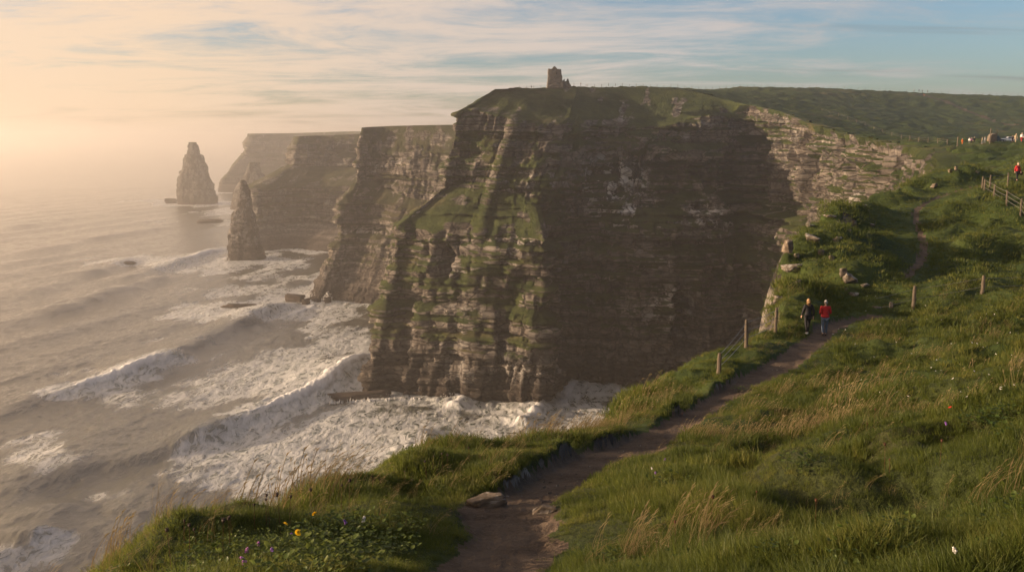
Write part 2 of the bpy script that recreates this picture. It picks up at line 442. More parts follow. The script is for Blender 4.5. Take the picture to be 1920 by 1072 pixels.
# ---- the big headland and the bay behind it (foot, ledge, apron, rock top, rim)
MAIN = [
    [(-30, 640, 0), (-20, 640, 72), (-5, 640, 98), (5, 640, 128), (30, 650, 138)],
    [(-66, 520, 0), (-48, 520, 72), (-27, 520, 98), (-18, 520, 131), (8, 530, 141)],
    [px(672, 729), px(742, 420, 424), px(836, 352, 434), px(858, 213, 440), px(930, 170, 458)],
    [px(725, 741), px(772, 428, 414), px(846, 346, 430), px(880, 206, 435), px(945, 168, 460)],
    [px(800, 750), px(830, 440, 405), px(880, 345, 424), px(918, 215, 430), px(965, 166, 462)],
    [px(870, 758), px(890, 449, 398), px(920, 345, 418), px(960, 222, 427), px(1000, 165, 468)],
    [px(937, 760), px(950, 452, 398), px(958, 352, 418), px(1010, 228, 429), px(1040, 163, 475)],
    [px(1000, 764), px(1010, 452, 389), px(1000, 385, 408), px(1058, 232, 430), px(1080, 163, 480)],
    [px(1014, 761), px(1022, 450, 391), px(1012, 387, 410), px(1068, 232, 432), px(1086, 163, 481)],
    [px(1058, 720), px(1035, 445, 418), px(1052, 396, 424), px(1100, 236, 440), px(1115, 164, 484)],
    [px(1095, 716), px(1100, 470, 432), px(1100, 390, 440), px(1150, 238, 452), px(1165, 164, 488)],
    [px(1200, 731), px(1200, 480, 422), px(1200, 380, 432), px(1215, 240, 452), px(1230, 165, 490)],
    [px(1290, 715), px(1300, 480, 425), px(1290, 380, 438), px(1275, 225, 455), px(1290, 170, 488)],
    [px(1350, 700), px(1360, 500, 428), px(1350, 380, 440), px(1335, 215, 455), px(1330, 180, 480)],
    [px(1395, 700), px(1395, 500, 432), px(1405, 380, 445), px(1388, 225, 455), px(1382, 194, 465)],
    [px(1432, 705), px(1440, 500, 405), px(1470, 380, 410), px(1452, 232, 425), px(1450, 206, 432)],
    [px(1475, 722), px(1490, 520, 360), px(1530, 380, 370), px(1520, 252, 378), px(1510, 230, 384)],
    [px(1540, 760), px(1560, 520, 300), px(1600, 380, 312), px(1590, 272, 322), px(1580, 250, 328)],
    [px(1600, 850), px(1620, 520, 235), px(1660, 390, 250), px(1660, 288, 258), px(1655, 268, 262)],
    [px(1650, 950), px(1690, 500, 175), px(1712, 390, 185), px(1735, 300, 192), px(1742, 284, 196)],
    [(62, 150, 0), px(1700, 450, 142), px(1712, 370, 144), px(1735, 308, 150), px(1752, 296, 153)],
    [(48, 118, 0), (54, 122, 70), (57, 121, 100), (59, 120, 110), (62, 119, 113.6)],
]
MAIN = np.array(MAIN, float)
for _k in range(len(MAIN) - 7, len(MAIN) - 2):          # the bay wall stands on its own foot
    MAIN[_k, 0] = (MAIN[_k, 1, 0] - 7.0, MAIN[_k, 1, 1] - 3.0, 0.0)
RIM = MAIN[:, -1]

# ---- the near edge we stand on, left to right, then round the nose
EDGE_PX = [(-20, 1084, 6.2), (215, 1022, 7.4), (445, 952, 9), (690, 898, 12.5), (825, 864, 14.8), (960, 832, 17.5), (1130, 790, 22), (1210, 748, 26),
           (1290, 690, 31.5), (1340, 648, 36), (1400, 622, 40), (1448, 604, 44), (1462, 585, 49), (1452, 548, 55), (1462, 490, 62), (1478, 455, 67),
           (1530, 415, 75), (1600, 381, 86), (1700, 358, 100)]
EDGE = [at(*e) for e in EDGE_PX]
EDGE_ALL = [(-9, -60, 121), (-6.5, -20, 119.5), (-5, -6, 118.0), (-4.2, 1.5, 117.2)] + EDGE + [at(1770, 345, 108)]
coast = [tuple(p) for p in EDGE_ALL] + [tuple(p) for p in RIM[::-1]]
POLY = coast + [(60, 1500), (1500, 1500), (1500, -60)]

# ---- ground height: a smooth surface through surveyed points
G_PTS = [at(*p) for p in [
    (1920, 1072, 3.6), (1400, 1072, 4.7), (960, 1072, 6.5), (700, 1060, 5.6), (560, 1045, 5.0), (350, 1060, 5.4),
    (1920, 900, 6.8), (1400, 900, 8.6), (1040, 930, 10.8), (850, 965, 9.3), (650, 965, 8.6), (1920, 750, 15), (1920, 650, 28), (1500, 800, 17.5), (1200, 835, 17.5), (1650, 850, 10.8),
    (1700, 700, 27), (1480, 680, 33), (1350, 745, 26.2), (1513, 628, 42), (1580, 608, 45), (1650, 605, 47), (1750, 580, 51), (1920, 560, 50),
    (1550, 560, 53), (1600, 500, 60), (1560, 450, 68), (1640, 420, 76), (1700, 540, 56), (1800, 530, 59), (1920, 520, 63), (1700, 450, 72), (1800, 450, 71), (1920, 430, 74), (1800, 380, 86),
    (1850, 345, 96), (1920, 328, 105), (1755, 366, 92), (1800, 340, 112), (1920, 315, 122),
    (1760, 318, 145), (1800, 296, 148), (1860, 284, 156), (1920, 274, 165), (1800, 272, 230), (1920, 266, 260),
    (1700, 262, 330), (1880, 264, 400), (1600, 235, 420), (1800, 235, 500), (1920, 235, 520), (1500, 190, 540), (1700, 205, 590), (1900, 210, 600),
    (1400, 164, 640), (1560, 167, 680), (1700, 174, 700), (1810, 178, 705), (1920, 182, 710)]]
G_PTS += [(0, 0, 118.25), (2, -2, 118.9), (6, 0, 119.5), (8, 8, 118.6), (-2, 1, 117.6), (0, -15, 119.5), (20, -10, 122.5), (30, 20, 117.5), (60, 40, 112.5), (90, 90, 113.8),
          (240, 900, 141), (500, 900, 139), (900, 900, 136), (100, 700, 140), (0, 800, 134), (1100, 500, 130), (500, 300, 120), (300, 100, 118), (60, 560, 147), (150, 600, 150)]
G_PTS += [tuple(p) for p in EDGE] + [tuple(p) for p in EDGE_ALL[:4]] + [tuple(p) for p in RIM]
G_PTS = np.array(G_PTS, float)
def _tps(r2):
    return np.where(r2 > 1e-9, r2 * np.log(r2 + 1e-12), 0.0)
def _fit(P):
    n = len(P); X = P[:, :2] / 100.0
    K = _tps(((X[:, None] - X[None]) ** 2).sum(-1)) + np.eye(n) * 2e-5
    Q = np.c_[np.ones(n), X]; A = np.block([[K, Q], [Q.T, np.zeros((3, 3))]])
    return np.linalg.solve(A, np.r_[P[:, 2], 0, 0, 0]), X
_W, _X = _fit(G_PTS)
def HBASE(x, y):
    sh = np.shape(x); q = np.stack([np.ravel(x), np.ravel(y)], 1) / 100.0; out = np.empty(len(q))
    for i in range(0, len(q), 60000):
        b = q[i:i + 60000]
        out[i:i + 60000] = _tps(((b[:, None] - _X[None]) ** 2).sum(-1)) @ _W[:-3] + _W[-3] + b @ _W[-2:]
    return out.reshape(sh)

PATHS = [
    ([at(*p) for p in [(850, 1500, 2.9), (880, 1250, 4.3), (915, 1110, 5.8), (945, 1050, 6.9), (955, 1000, 8.3), (955, 950, 10), (1035, 905, 12.2), (1120, 866, 15), (1205, 826, 18), (1290, 780, 22), (1360, 738, 26.5),
                       (1440, 702, 31), (1500, 668, 35.5), (1528, 640, 40), (1548, 622, 43.5), (1590, 605, 46.5), (1640, 594, 49)]], 0.46),
    ([at(*p) for p in [(1695, 522, 58), (1722, 490, 64), (1733, 455, 70), (1716, 405, 80), (1740, 380, 87), (1790, 358, 93), (1850, 346, 96.5), (1920, 331, 104), (1990, 320, 110)]], 0.30),
    ([at(*p) for p in [(1710, 178, 690), (1770, 190, 640), (1830, 214, 585), (1880, 234, 530), (1960, 245, 500)]], 1.9),
]
PATHS = [(catmull(np.array(p), 60), w) for p, w in PATHS]

def path_mask(x, y):
    m = np.zeros(np.shape(x))
    for pl, w in PATHS:
        d, par = seg_dist(x, y, pl)
        ww = w * (1 + 0.25 * vn(par / 2.2, par * 0 + w, seed=9))
        if w == 0.46:
            ww = ww + 0.22 * np.exp(-((par - 17) / 4.0) ** 2) + 0.12 * sstep(24, 32, par)
        d = d + 0.10 * w * (vn(x / 0.5, y / 0.5, seed=11) + 0.7 * vn(x / 0.17, y / 0.17, seed=12)) / 0.5
        m = np.maximum(m, np.clip(0.5 + (ww - d) / (0.5 * w), 0, 1))
    return m

def coast_s(x, y):
    """signed distance to the coast, negative on land"""
    d, _ = seg_dist(x, y, coast)
    return np.where(inside(x, y, POLY), -d, d)

def HTOP(x, y):
    return HBASE(x, y)

def ground_z(x, y, s=None, pm=None):
    x = np.asarray(x, float); y = np.asarray(y, float)
    r = np.hypot(x, y)
    z = HBASE(x, y)
    if s is None: s = coast_s(x, y)
    if pm is None: pm = path_mask(x, y)
    off = 1 - sstep(0.0, 0.9, pm)
    pd = np.minimum(seg_dist(x, y, PATHS[0][0])[0], seg_dist(x, y, PATHS[1][0])[0])
    calm = 0.12 + 0.88 * sstep(0.5, 3.2, pd)
    # tussocks and terracettes: sheep tracks roughly along the slope
    far = sstep(12, 60, r)
    wx = x + 0.8 * vn(x / 2.5, y / 2.5, seed=71); wy = y + 0.8 * vn(x / 2.5, y / 2.5, seed=72)
    tus = np.clip(fbm(wx / 1.5, wy / 1.1, o=3, seed=73), -0.6, 1)
    big = fbm(wx / 5.5, wy / 3.8, o=3, seed=74)
    hill = fbm(x / 16.0, y / 13.0, o=3, seed=75)
    ridg = 1 - np.abs(fbm(wx / 9.0 + wy / 14.0, wy / 4.5, o=3, seed=76)) * 2
    z = z + off * (0.44 * tus * (1 - 0.2 * far) * calm + (0.62 + 0.6 * far) * big * calm * sstep(2, 9, r)
                   + far * sstep(200, 110, r) * (1.1 * hill + 0.8 * ridg) * calm)
    z = z + sstep(150, 300, r) * 0.3 * fbm(x / 40.0, y / 20.0, o=4, seed=77) * sstep(0, 25, -s)
    z = z - pm * 0.07 + pm * (0.05 * fbm(x / 0.55, y / 0.55, o=4, seed=78) + 0.025 * np.abs(vn(x / 0.12, y / 0.12, seed=81)))
    lip = sstep(130, 90, r)
    e = np.maximum(0, s + 0.7 + 0.5 * vn(x / 1.8, y / 1.8, seed=79))
    z = z - lip * (0.40 + 1.6 * sstep(38, 47, r)) * e ** 1.6
    z = z + lip * 0.22 * np.exp(-((s + 1.6) / 0.9) ** 2) * off * sstep(5, 10, r) * (0.6 + vn(x / 1.1, y / 1.1, seed=80))
    return z

# ---- ground sheet (rings widen with distance)
M_ground = land_material('turf', (0.028, 0.046, 0.010), (0.058, 0.080, 0.019), (0.11, 0.09, 0.042), 1.0, 0.5)
rr = [0.12, 0.3, 0.5, 0.7, 0.9, 1.05, 1.2]
while rr[-1] < 1300: rr.append(rr[-1] * (1.0095 if rr[-1] < 140 else 1.006))
rr = np.array(rr); th = np.concatenate([np.linspace(R(-178), R(-44), 90, endpoint=False), np.linspace(R(-44), R(38), 560, endpoint=False), np.linspace(R(38), R(182), 110)])
RR, TH = np.meshgrid(rr, th, indexing='ij')
GX, GY = RR * np.sin(TH), RR * np.cos(TH)
S_ = coast_s(GX, GY); PM = path_mask(GX, GY)
GZ = ground_z(GX, GY, S_, PM)
def fc(a): return (a[:-1, :-1] + a[1:, :-1] + a[1:, 1:] + a[:-1, 1:]) / 4
sf, pf, rf = fc(S_), fc(PM), fc(RR)
keep = np.where(rf < 112, sf < 3.2 - 2.2 * sstep(37, 46, rf), sf < -3.0)
isp = pf > 0.5
GP = np.stack([GX, GY, GZ], -1).reshape(-1, 3)
gn = np.abs(grid_normals(np.stack([GX, GY, GZ], -1))[..., 2])
gatt = {'grass': (np.clip(sstep(0.42, 0.62, gn) - 0.9 * sstep(1.6, 2.6, S_), 0, 1)).ravel(), 'guano': np.zeros(GX.size)}
V, f, a = compact(GP, grid_faces(*GX.shape, keep & ~isp), gatt)
ground = tag(mesh_np('ground', V, f, M_ground, a), kind='structure')

mp = bpy.data.materials.new('trodden_earth'); t = NT(mp); p = t.pos()
n1 = t.noise(p, 1.3, 6, 0.6); n2 = t.noise(p, 14, 6, 0.7); vo = t.voro(p, 22, 'F1')
col = t.ramp(n1, [(0.3, (0.05, 0.037, 0.027)), (0.7, (0.13, 0.098, 0.072))])
col = t.mix(t.math('MULTIPLY', t.sm(n2, 0.45, 0.75), 0.5), col, (0.17, 0.13, 0.1))
peb = t.math('SUBTRACT', 1.0, t.sm(vo, 0.12, 0.3))
pebm = t.math('MULTIPLY', peb, t.sm(t.noise(p, 5, 3), 0.5, 0.62))
col = t.mix(t.math('MULTIPLY', pebm, 0.7), col, (0.2, 0.17, 0.14))
h = t.math('ADD', t.math('MULTIPLY', n2, 0.5), t.math('ADD', t.math('MULTIPLY', pebm, 0.5), t.noise(p, 3.5, 5, 0.6)))
t.out(t.pbsdf(col, 0.95, t.bump(h, 1.0, 0.08), 0.1).outputs[0])
V, f, a = compact(GP, grid_faces(*GX.shape, keep & isp), None)
path = tag(mesh_np('path', V, f, mp), kind='structure')

# ---- sheets
def W3(px_, py_, Y): return at(px_, py_, Y)
pt = [(*at(920, 395, 410), 40, 12, 1.0), (*at(850, 400, 420), 26, 14, 1.0), (*at(900, 560, 400), 22, 22, 0.9), (*at(770, 500, 410), 14, 16, 0.7), (*at(960, 540, 398), 14, 18, 0.8), (*at(1200, 420, 430), 26, 10, 0.7), (*at(1130, 560, 424), 16, 14, 0.35),
      (*at(1410, 470, 430), 24, 14, 0.6), (*at(1000, 310, 425), 30, 10, 0.7), (*at(890, 280, 430), 16, 14, 0.7), (*at(1080, 250, 436), 30, 8, 0.6)]
gl = [(*at(1150, 340, 444), 30, 20, 1.0), (*at(1320, 420, 440), 20, 17, 1.0), (*at(1190, 400, 436), 42, 9, 0.9), (*at(1260, 570, 428), 32, 16, 0.7), (*at(1000, 680, 394), 26, 14, 0.5), (*at(1000, 340, 425), 26, 7, 0.6)]
dents = [(*at(1292, 610, 424), 11, 20, 14), (*at(1235, 345, 442), 34, 17, 11), (*at(1042, 600, 412), 12, 64, 22), (*at(1392, 330, 448), 10, 40, 12), (*at(1120, 660, 428), 9, 12, 6),
         (*at(835, 505, 404), 5, 17, 9), (*at(1440, 300, 422), 6, 30, 9), (*at(1490, 330, 400), 7, 26, 9), (*at(1535, 330, 362), 5, 24, 8), (*at(1575, 330, 330), 6, 22, 9), (*at(1610, 320, 296), 5, 20, 8), (*at(1645, 330, 268), 5, 18, 8), (*at(1690, 310, 226), 4, 16, 7), (*at(760, 640, 405), 5, 30, 4), (*at(1300, 260, 452), 22, 7, 4)]
headland, PH = cliff_sheet('headland', MAIN, 1300, 460, (74, 30, 34, 40), 1.5, 100, pt, 0.5, 9.0, gl, 1.0, dents)

# the near cliff under our feet, from the lip to the sea
nl = catmull(np.array([(p[0], p[1], p[2]) for p in EDGE_ALL] + [(62, 119, 113.6)]), 40)
T = np.gradient(nl[:, :2], axis=0); T /= np.linalg.norm(T, axis=1, keepdims=True); N = np.stack([-T[:, 1], T[:, 0]], 1)
rows = []
slim = (1 - 0.93 * sstep(27, 41, nl[:, 1]))[:, None]
for off_, zf in ((20, 0.0), (12, 0.4), (9, 0.62), (5.5, 0.86), (2.2, None)):
    q = np.c_[nl[:, :2] + N * off_ * slim, (nl[:, 2] * zf if zf is not None else nl[:, 2] - 3.6)]
    rows.append(q)
nearc = np.stack(rows, 1)[::-1]
nc, _ = cliff_sheet('cliff', nearc, 520, 220, (40, 25, 25, 16), 0.3, 300, None, 1.6, 0, None, 0.5)
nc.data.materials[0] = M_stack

# far headlands with their tops
def far_headland(cols, nu, nv, vw, amp, seed, bed, back, name='headland', gl=None):
    cols = np.array(cols, float)
    def htop(x, y): return x * 0 + cols[:, -1, 2].mean()
    o, P = cliff_sheet(name, cols, nu, nv, vw, amp, seed, None, 0.25, 0, gl, bed)
    rim = P[:, -1]; bk = np.array([back[0], back[1], 0.0])
    rows_ = []
    for k in np.linspace(0, 1, 14):
        q = rim * (1 - k) + np.c_[np.full(len(rim), bk[0]), np.full(len(rim), bk[1]), rim[:, 2] + back[2]] * k
        q[:, 2] += (0.8 * fbm(q[:, 0] / 40, q[:, 1] / 40, o=3, seed=seed + 5) - 0.1) * min(1, k * 6)
        rows_.append(q)
    Q = np.stack(rows_, 1)
    me = o.data
    # join the top into the same sheet
    Pa = np.concatenate([P, Q[:, 1:]], 1)
    g0 = np.empty(len(me.vertices), np.float32); me.attributes['grass'].data.foreach_get('value', g0)
    u0 = np.empty(len(me.vertices), np.float32); me.attributes['guano'].data.foreach_get('value', u0)
    g = np.concatenate([g0.reshape(P.shape[:2]), np.ones((P.shape[0], 13))], 1)
    u = np.concatenate([u0.reshape(P.shape[:2]), np.zeros((P.shape[0], 13))], 1)
    bpy.data.objects.remove(o)
    o = mesh_np(name, Pa.reshape(-1, 3), grid_faces(*Pa.shape[:2]), M_far, {'grass': g.ravel(), 'guano': u.ravel()})
    return tag(o, kind='structure'), P

SECOND = [
    [(-150, 900, 0), (-120, 900, 50), (-110, 900, 75), (-100, 900, 83), (-80, 900, 124)],
    [px(588, 556), px(625, 432, 690), px(640, 367, 700), px(664, 345, 712), px(683, 241, 722)],
    [px(630, 566), px(690, 445, 672), px(700, 372, 692), px(710, 350, 702), px(722, 237, 715)],
    [px(715, 574), px(760, 450, 652), px(780, 395, 668), px(790, 375, 676), px(800, 235, 700)],
    [px(800, 582), px(850, 450, 642), px(866, 400, 656), px(872, 380, 660), px(880, 234, 690)],
    [px(900, 590), px(930, 450, 642), px(950, 400, 656), px(950, 380, 660), px(960, 235, 690)]]
far_headland(SECOND, 420, 240, (58, 26, 12, 44), 1.35, 500, 1.3, (60, 1100, 2.0), gl=[(*at(690, 445, 690), 14, 8, 0.8)])
THIRD = [
    [(-340, 1420, 0), (-340, 1420, 50), (-335, 1420, 72), (-280, 1420, 92), (-270, 1420, 118)],
    [px(468, 464), px(466, 400, 1003), px(467, 348, 1006), px(545, 306, 1070), px(552, 256, 1076)],
    [px(540, 467), px(548, 420, 990), px(560, 352, 1005), px(596, 312, 1050), px(610, 254, 1058)],
    [px(610, 472), px(620, 420, 980), px(640, 350, 1000), px(670, 312, 1040), px(680, 251, 1050)],
    [px(700, 478), px(710, 420, 970), px(730, 350, 990), px(750, 312, 1030), px(760, 250, 1040)]]
far_headland(THIRD, 300, 200, (50, 30, 40, 34), 1.6, 700, 1.6, (-50, 1500, 4.0))
FOURTH = [
    [(-560, 2700, 0), (-560, 2700, 20), (-560, 2700, 30), (-520, 2700, 80), (-510, 2700, 124)],
    [px(420, 357), px(419, 342, 2040), px(424, 331, 2045), px(461, 286, 2080), px(469, 251, 2090)],
    [px(470, 361), px(478, 345, 2010), px(490, 330, 2025), px(520, 300, 2060), px(545, 250, 2075)],
    [px(560, 366), px(560, 345, 1950), px(580, 330, 1970), px(600, 300, 2000), px(640, 247, 2040)],
    [px(680, 370), px(680, 345, 1900), px(680, 330, 1920), px(690, 300, 1950), px(740, 245, 2000)]]
far_headland(FOURTH, 260, 140, (20, 14, 60, 42), 2.2, 900, 2.4, (-150, 2900, 6.0))

# ------------------------------------------------------------------ sea stacks
def stack(name, left, right, depth_k, seed, amp, label, nz_=170, na=220, dist=None):
    """outline of both flanks (photo pixels, top to foot) at one distance; a lens-shaped tower of real thickness"""
    Y0 = dist
    L = np.array([at(*q, Y0) for q in left]); Rr = np.array([at(*q, Y0) for q in right])
    zt = min(L[:, 2].max(), Rr[:, 2].max())
    z = np.linspace(-4, zt, nz_)
    def ip(A):
        o_ = np.argsort(A[:, 2]); return np.interp(z, A[o_, 2], A[o_, 0])
    lx, rx = ip(L), ip(Rr)
    cxx, a = (lx + rx) / 2, np.maximum((rx - lx) / 2, 0.3)
    ang = np.linspace(0, 2 * np.pi, na, endpoint=False)
    ca, sa = np.cos(ang), np.sin(ang)
    sq = (np.abs(ca) ** 3 + np.abs(sa) ** 3) ** (-1 / 3.0)
    X = cxx[:, None] + a[:, None] * (ca * sq)[None]
    Yb = np.clip(a * depth_k, 0.3, None)
    Yy = Y0 + Yb[:, None] * (sa * sq)[None] + 0.25 * a.max()
    Z = np.repeat(z[:, None], na, 1)
    i = Z / (a.max() * 0.13); f_ = np.floor(i)
    d = 0.5 * vn(ca[None] * 2 + 0 * Z, f_ * 3.7 + sa[None] * 2, seed=seed) + 0.4 * fbm(X / (a.max() * .3), Yy / (a.max() * .3), Z / (a.max() * .6), o=4, seed=seed + 3)
    d = d + 0.35 * (1 - np.abs(fbm(ca[None] * 3 + 0 * Z, sa[None] * 3 + Z * 0, Z / 60, o=3, seed=seed + 9)) * 2)
    d = (d - 0.35) * amp * np.clip(a / a.max() + 0.25, 0, 1)[:, None]
    X = X + d * ca[None]; Yy = Yy + d * sa[None]
    P = np.stack([X, Yy, Z], -1)
    V = np.concatenate([P.reshape(-1, 3), [[cxx[-1], Y0 + 0.25 * a.max(), zt + 0.3]]])
    fs = []
    idx = np.arange(nz_ * na).reshape(nz_, na)
    q = np.stack([idx[:-1], np.roll(idx[:-1], -1, 1), np.roll(idx[1:], -1, 1), idx[1:]], -1).reshape(-1, 4)
    top = idx[-1]; c = len(V) - 1
    capq = np.stack([top, np.roll(top, -1), np.full(na, c), np.full(na, c)], -1)[:, :3]
    V = V - np.array([cxx[0], Y0, 0])
    me_f = [tuple(r) for r in q.tolist()] + [tuple(r) for r in capq.tolist()]
    me = bpy.data.meshes.new(name); me.from_pydata(V.tolist(), [], me_f)
    me.polygons.foreach_set('use_smooth', np.ones(len(me_f), bool))
    gz = np.concatenate([(sstep(0.88, 1.0, Z / zt) * 0.5).ravel(), [0.5]])
    for an, av in (('grass', gz), ('guano', 0.2 * np.ones(len(V)))):
        at_ = me.attributes.new(an, 'FLOAT', 'POINT'); at_.data.foreach_set('value', np.asarray(av, np.float32))
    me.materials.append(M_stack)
    o = link(bpy.data.objects.new(name, me)); o.location = (cxx[0], Y0, 0)
    return tag(o, label, 'sea stack', 'sea stacks off the headlands')
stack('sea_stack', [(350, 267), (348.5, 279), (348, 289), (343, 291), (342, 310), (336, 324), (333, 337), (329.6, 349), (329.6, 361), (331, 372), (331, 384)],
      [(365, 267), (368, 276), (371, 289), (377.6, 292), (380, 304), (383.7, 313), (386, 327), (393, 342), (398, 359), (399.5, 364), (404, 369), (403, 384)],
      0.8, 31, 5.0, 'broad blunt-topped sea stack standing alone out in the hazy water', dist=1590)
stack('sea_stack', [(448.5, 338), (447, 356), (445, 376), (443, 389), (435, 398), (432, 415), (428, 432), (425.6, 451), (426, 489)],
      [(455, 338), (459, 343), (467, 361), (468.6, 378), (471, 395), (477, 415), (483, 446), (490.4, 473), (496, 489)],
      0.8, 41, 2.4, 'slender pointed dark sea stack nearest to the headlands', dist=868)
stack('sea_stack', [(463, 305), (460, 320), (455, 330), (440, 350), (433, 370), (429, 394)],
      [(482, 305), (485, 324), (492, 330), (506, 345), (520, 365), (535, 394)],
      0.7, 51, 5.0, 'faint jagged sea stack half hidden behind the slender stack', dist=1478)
# ------------------------------------------------------------------ sea
CREST = [   # (photo points along a crest, height, front width, back width)
    ([(-140, 830), (0, 775), (70, 752), (130, 738), (220, 712), (300, 684), (380, 645), (440, 618), (500, 588), (560, 562)], 4.2, 7, 24),
    ([(-60, 960), (60, 915), (150, 884), (252, 858), (344, 833), (420, 808), (480, 785), (560, 752), (640, 707), (700, 660)], 4.0, 7, 24),
    ([(-150, 1120), (-20, 1060), (60, 1010), (120, 960), (170, 935)], 2.4, 7, 20),
    ([(40, 600), (120, 580), (200, 555), (280, 528), (350, 512)], 2.6, 9, 26),
    ([(200, 540), (290, 508), (340, 493), (425, 464)], 2.6, 8, 24),
    ([(20, 560), (120, 530), (200, 505), (260, 480)], 2.4, 9, 28),
    ([(60, 480), (126, 458), (242, 438), (330, 424)], 2.2, 10, 30),
    ([(0, 430), (120, 412), (230, 398)], 2.0, 12, 34),
    ([(700, 920), (760, 880), (800, 830), (790, 800)], 2.0, 6, 16),
    ([(960, 800), (1000, 780), (1015, 752)], 1.8, 5, 12),
    ([(850, 770), (880, 752), (840, 738)], 1.6, 4, 9),
]
BREAK = [   # white breaking lengths: crest points, height, half width
    ([(122, 739), (170, 728), (220, 714), (270, 698), (304, 682)], 4.2, 4.6),
    ([(470, 788), (520, 770), (580, 742), (640, 707), (680, 676), (705, 655)], 3.8, 4.6),
    ([(310, 497), (350, 489), (390, 477), (425, 466)], 3.0, 5.2),
    ([(735, 895), (775, 870), (805, 838)], 2.4, 3.6),
    ([(960, 800), (1005, 776), (1020, 752)], 1.4, 2.4),
    ([(835, 768), (865, 752), (845, 738)], 1.3, 2.4),
    ([(590, 572), (570, 580), (540, 590)], 2.0, 4.0),
    ([(1062, 742), (1070, 722), (1085, 714)], 1.5, 2.4),
]
FOAM = [  # (px, py, rx, ry, strength)
    (560, 690, 150, 50, 0.95), (640, 640, 110, 30, 0.8), (480, 730, 150, 30, 0.7), (340, 750, 160, 26, 0.45),
    (520, 850, 210, 55, 0.9), (700, 820, 160, 60, 0.95), (860, 800, 180, 45, 0.95), (1080, 775, 160, 40, 0.9), (420, 900, 160, 35, 0.75), (1150, 745, 90, 25, 0.6), (650, 900, 140, 35, 0.6), (520, 940, 120, 30, 0.45), (780, 850, 110, 40, 0.6),
    (60, 850, 100, 45, 0.62), (90, 1020, 60, 40, 0.8), (30, 1060, 60, 40, 0.5), (200, 930, 120, 25, 0.35),
    (410, 585, 150, 22, 0.75), (540, 570, 70, 18, 0.8), (640, 590, 80, 18, 0.8), (660, 625, 70, 18, 0.6), (480, 545, 140, 14, 0.6),
    (300, 490, 130, 12, 0.8), (400, 505, 160, 12, 0.7), (540, 495, 80, 12, 0.85), (500, 520, 120, 10, 0.5),
    (360, 384, 70, 4, 0.9), (300, 377, 60, 3, 0.7), (410, 400, 60, 6, 0.6), (410, 360, 40, 4, 0.7), (300, 415, 60, 4, 0.4), (430, 420, 40, 8, 0.5), (150, 700, 80, 18, 0.3), (200, 735, 90, 18, 0.55), (330, 640, 80, 14, 0.35),
]
def sxy(q): return np.array(sea(*q))[:2]
WD = np.array([0.962, -0.272]); WC = np.array([0.272, 0.962])      # swell travels towards the cliffs
feet = []
for net_ in (MAIN, np.array(SECOND, float), np.array(THIRD, float), np.array(FOURTH, float)):
    feet.append(catmull(net_[:, 0, :2], 90))
ST = [(*sxy((367, 382)), 48), (*sxy((461, 489)), 24), (*sxy((480, 393)), 55)]

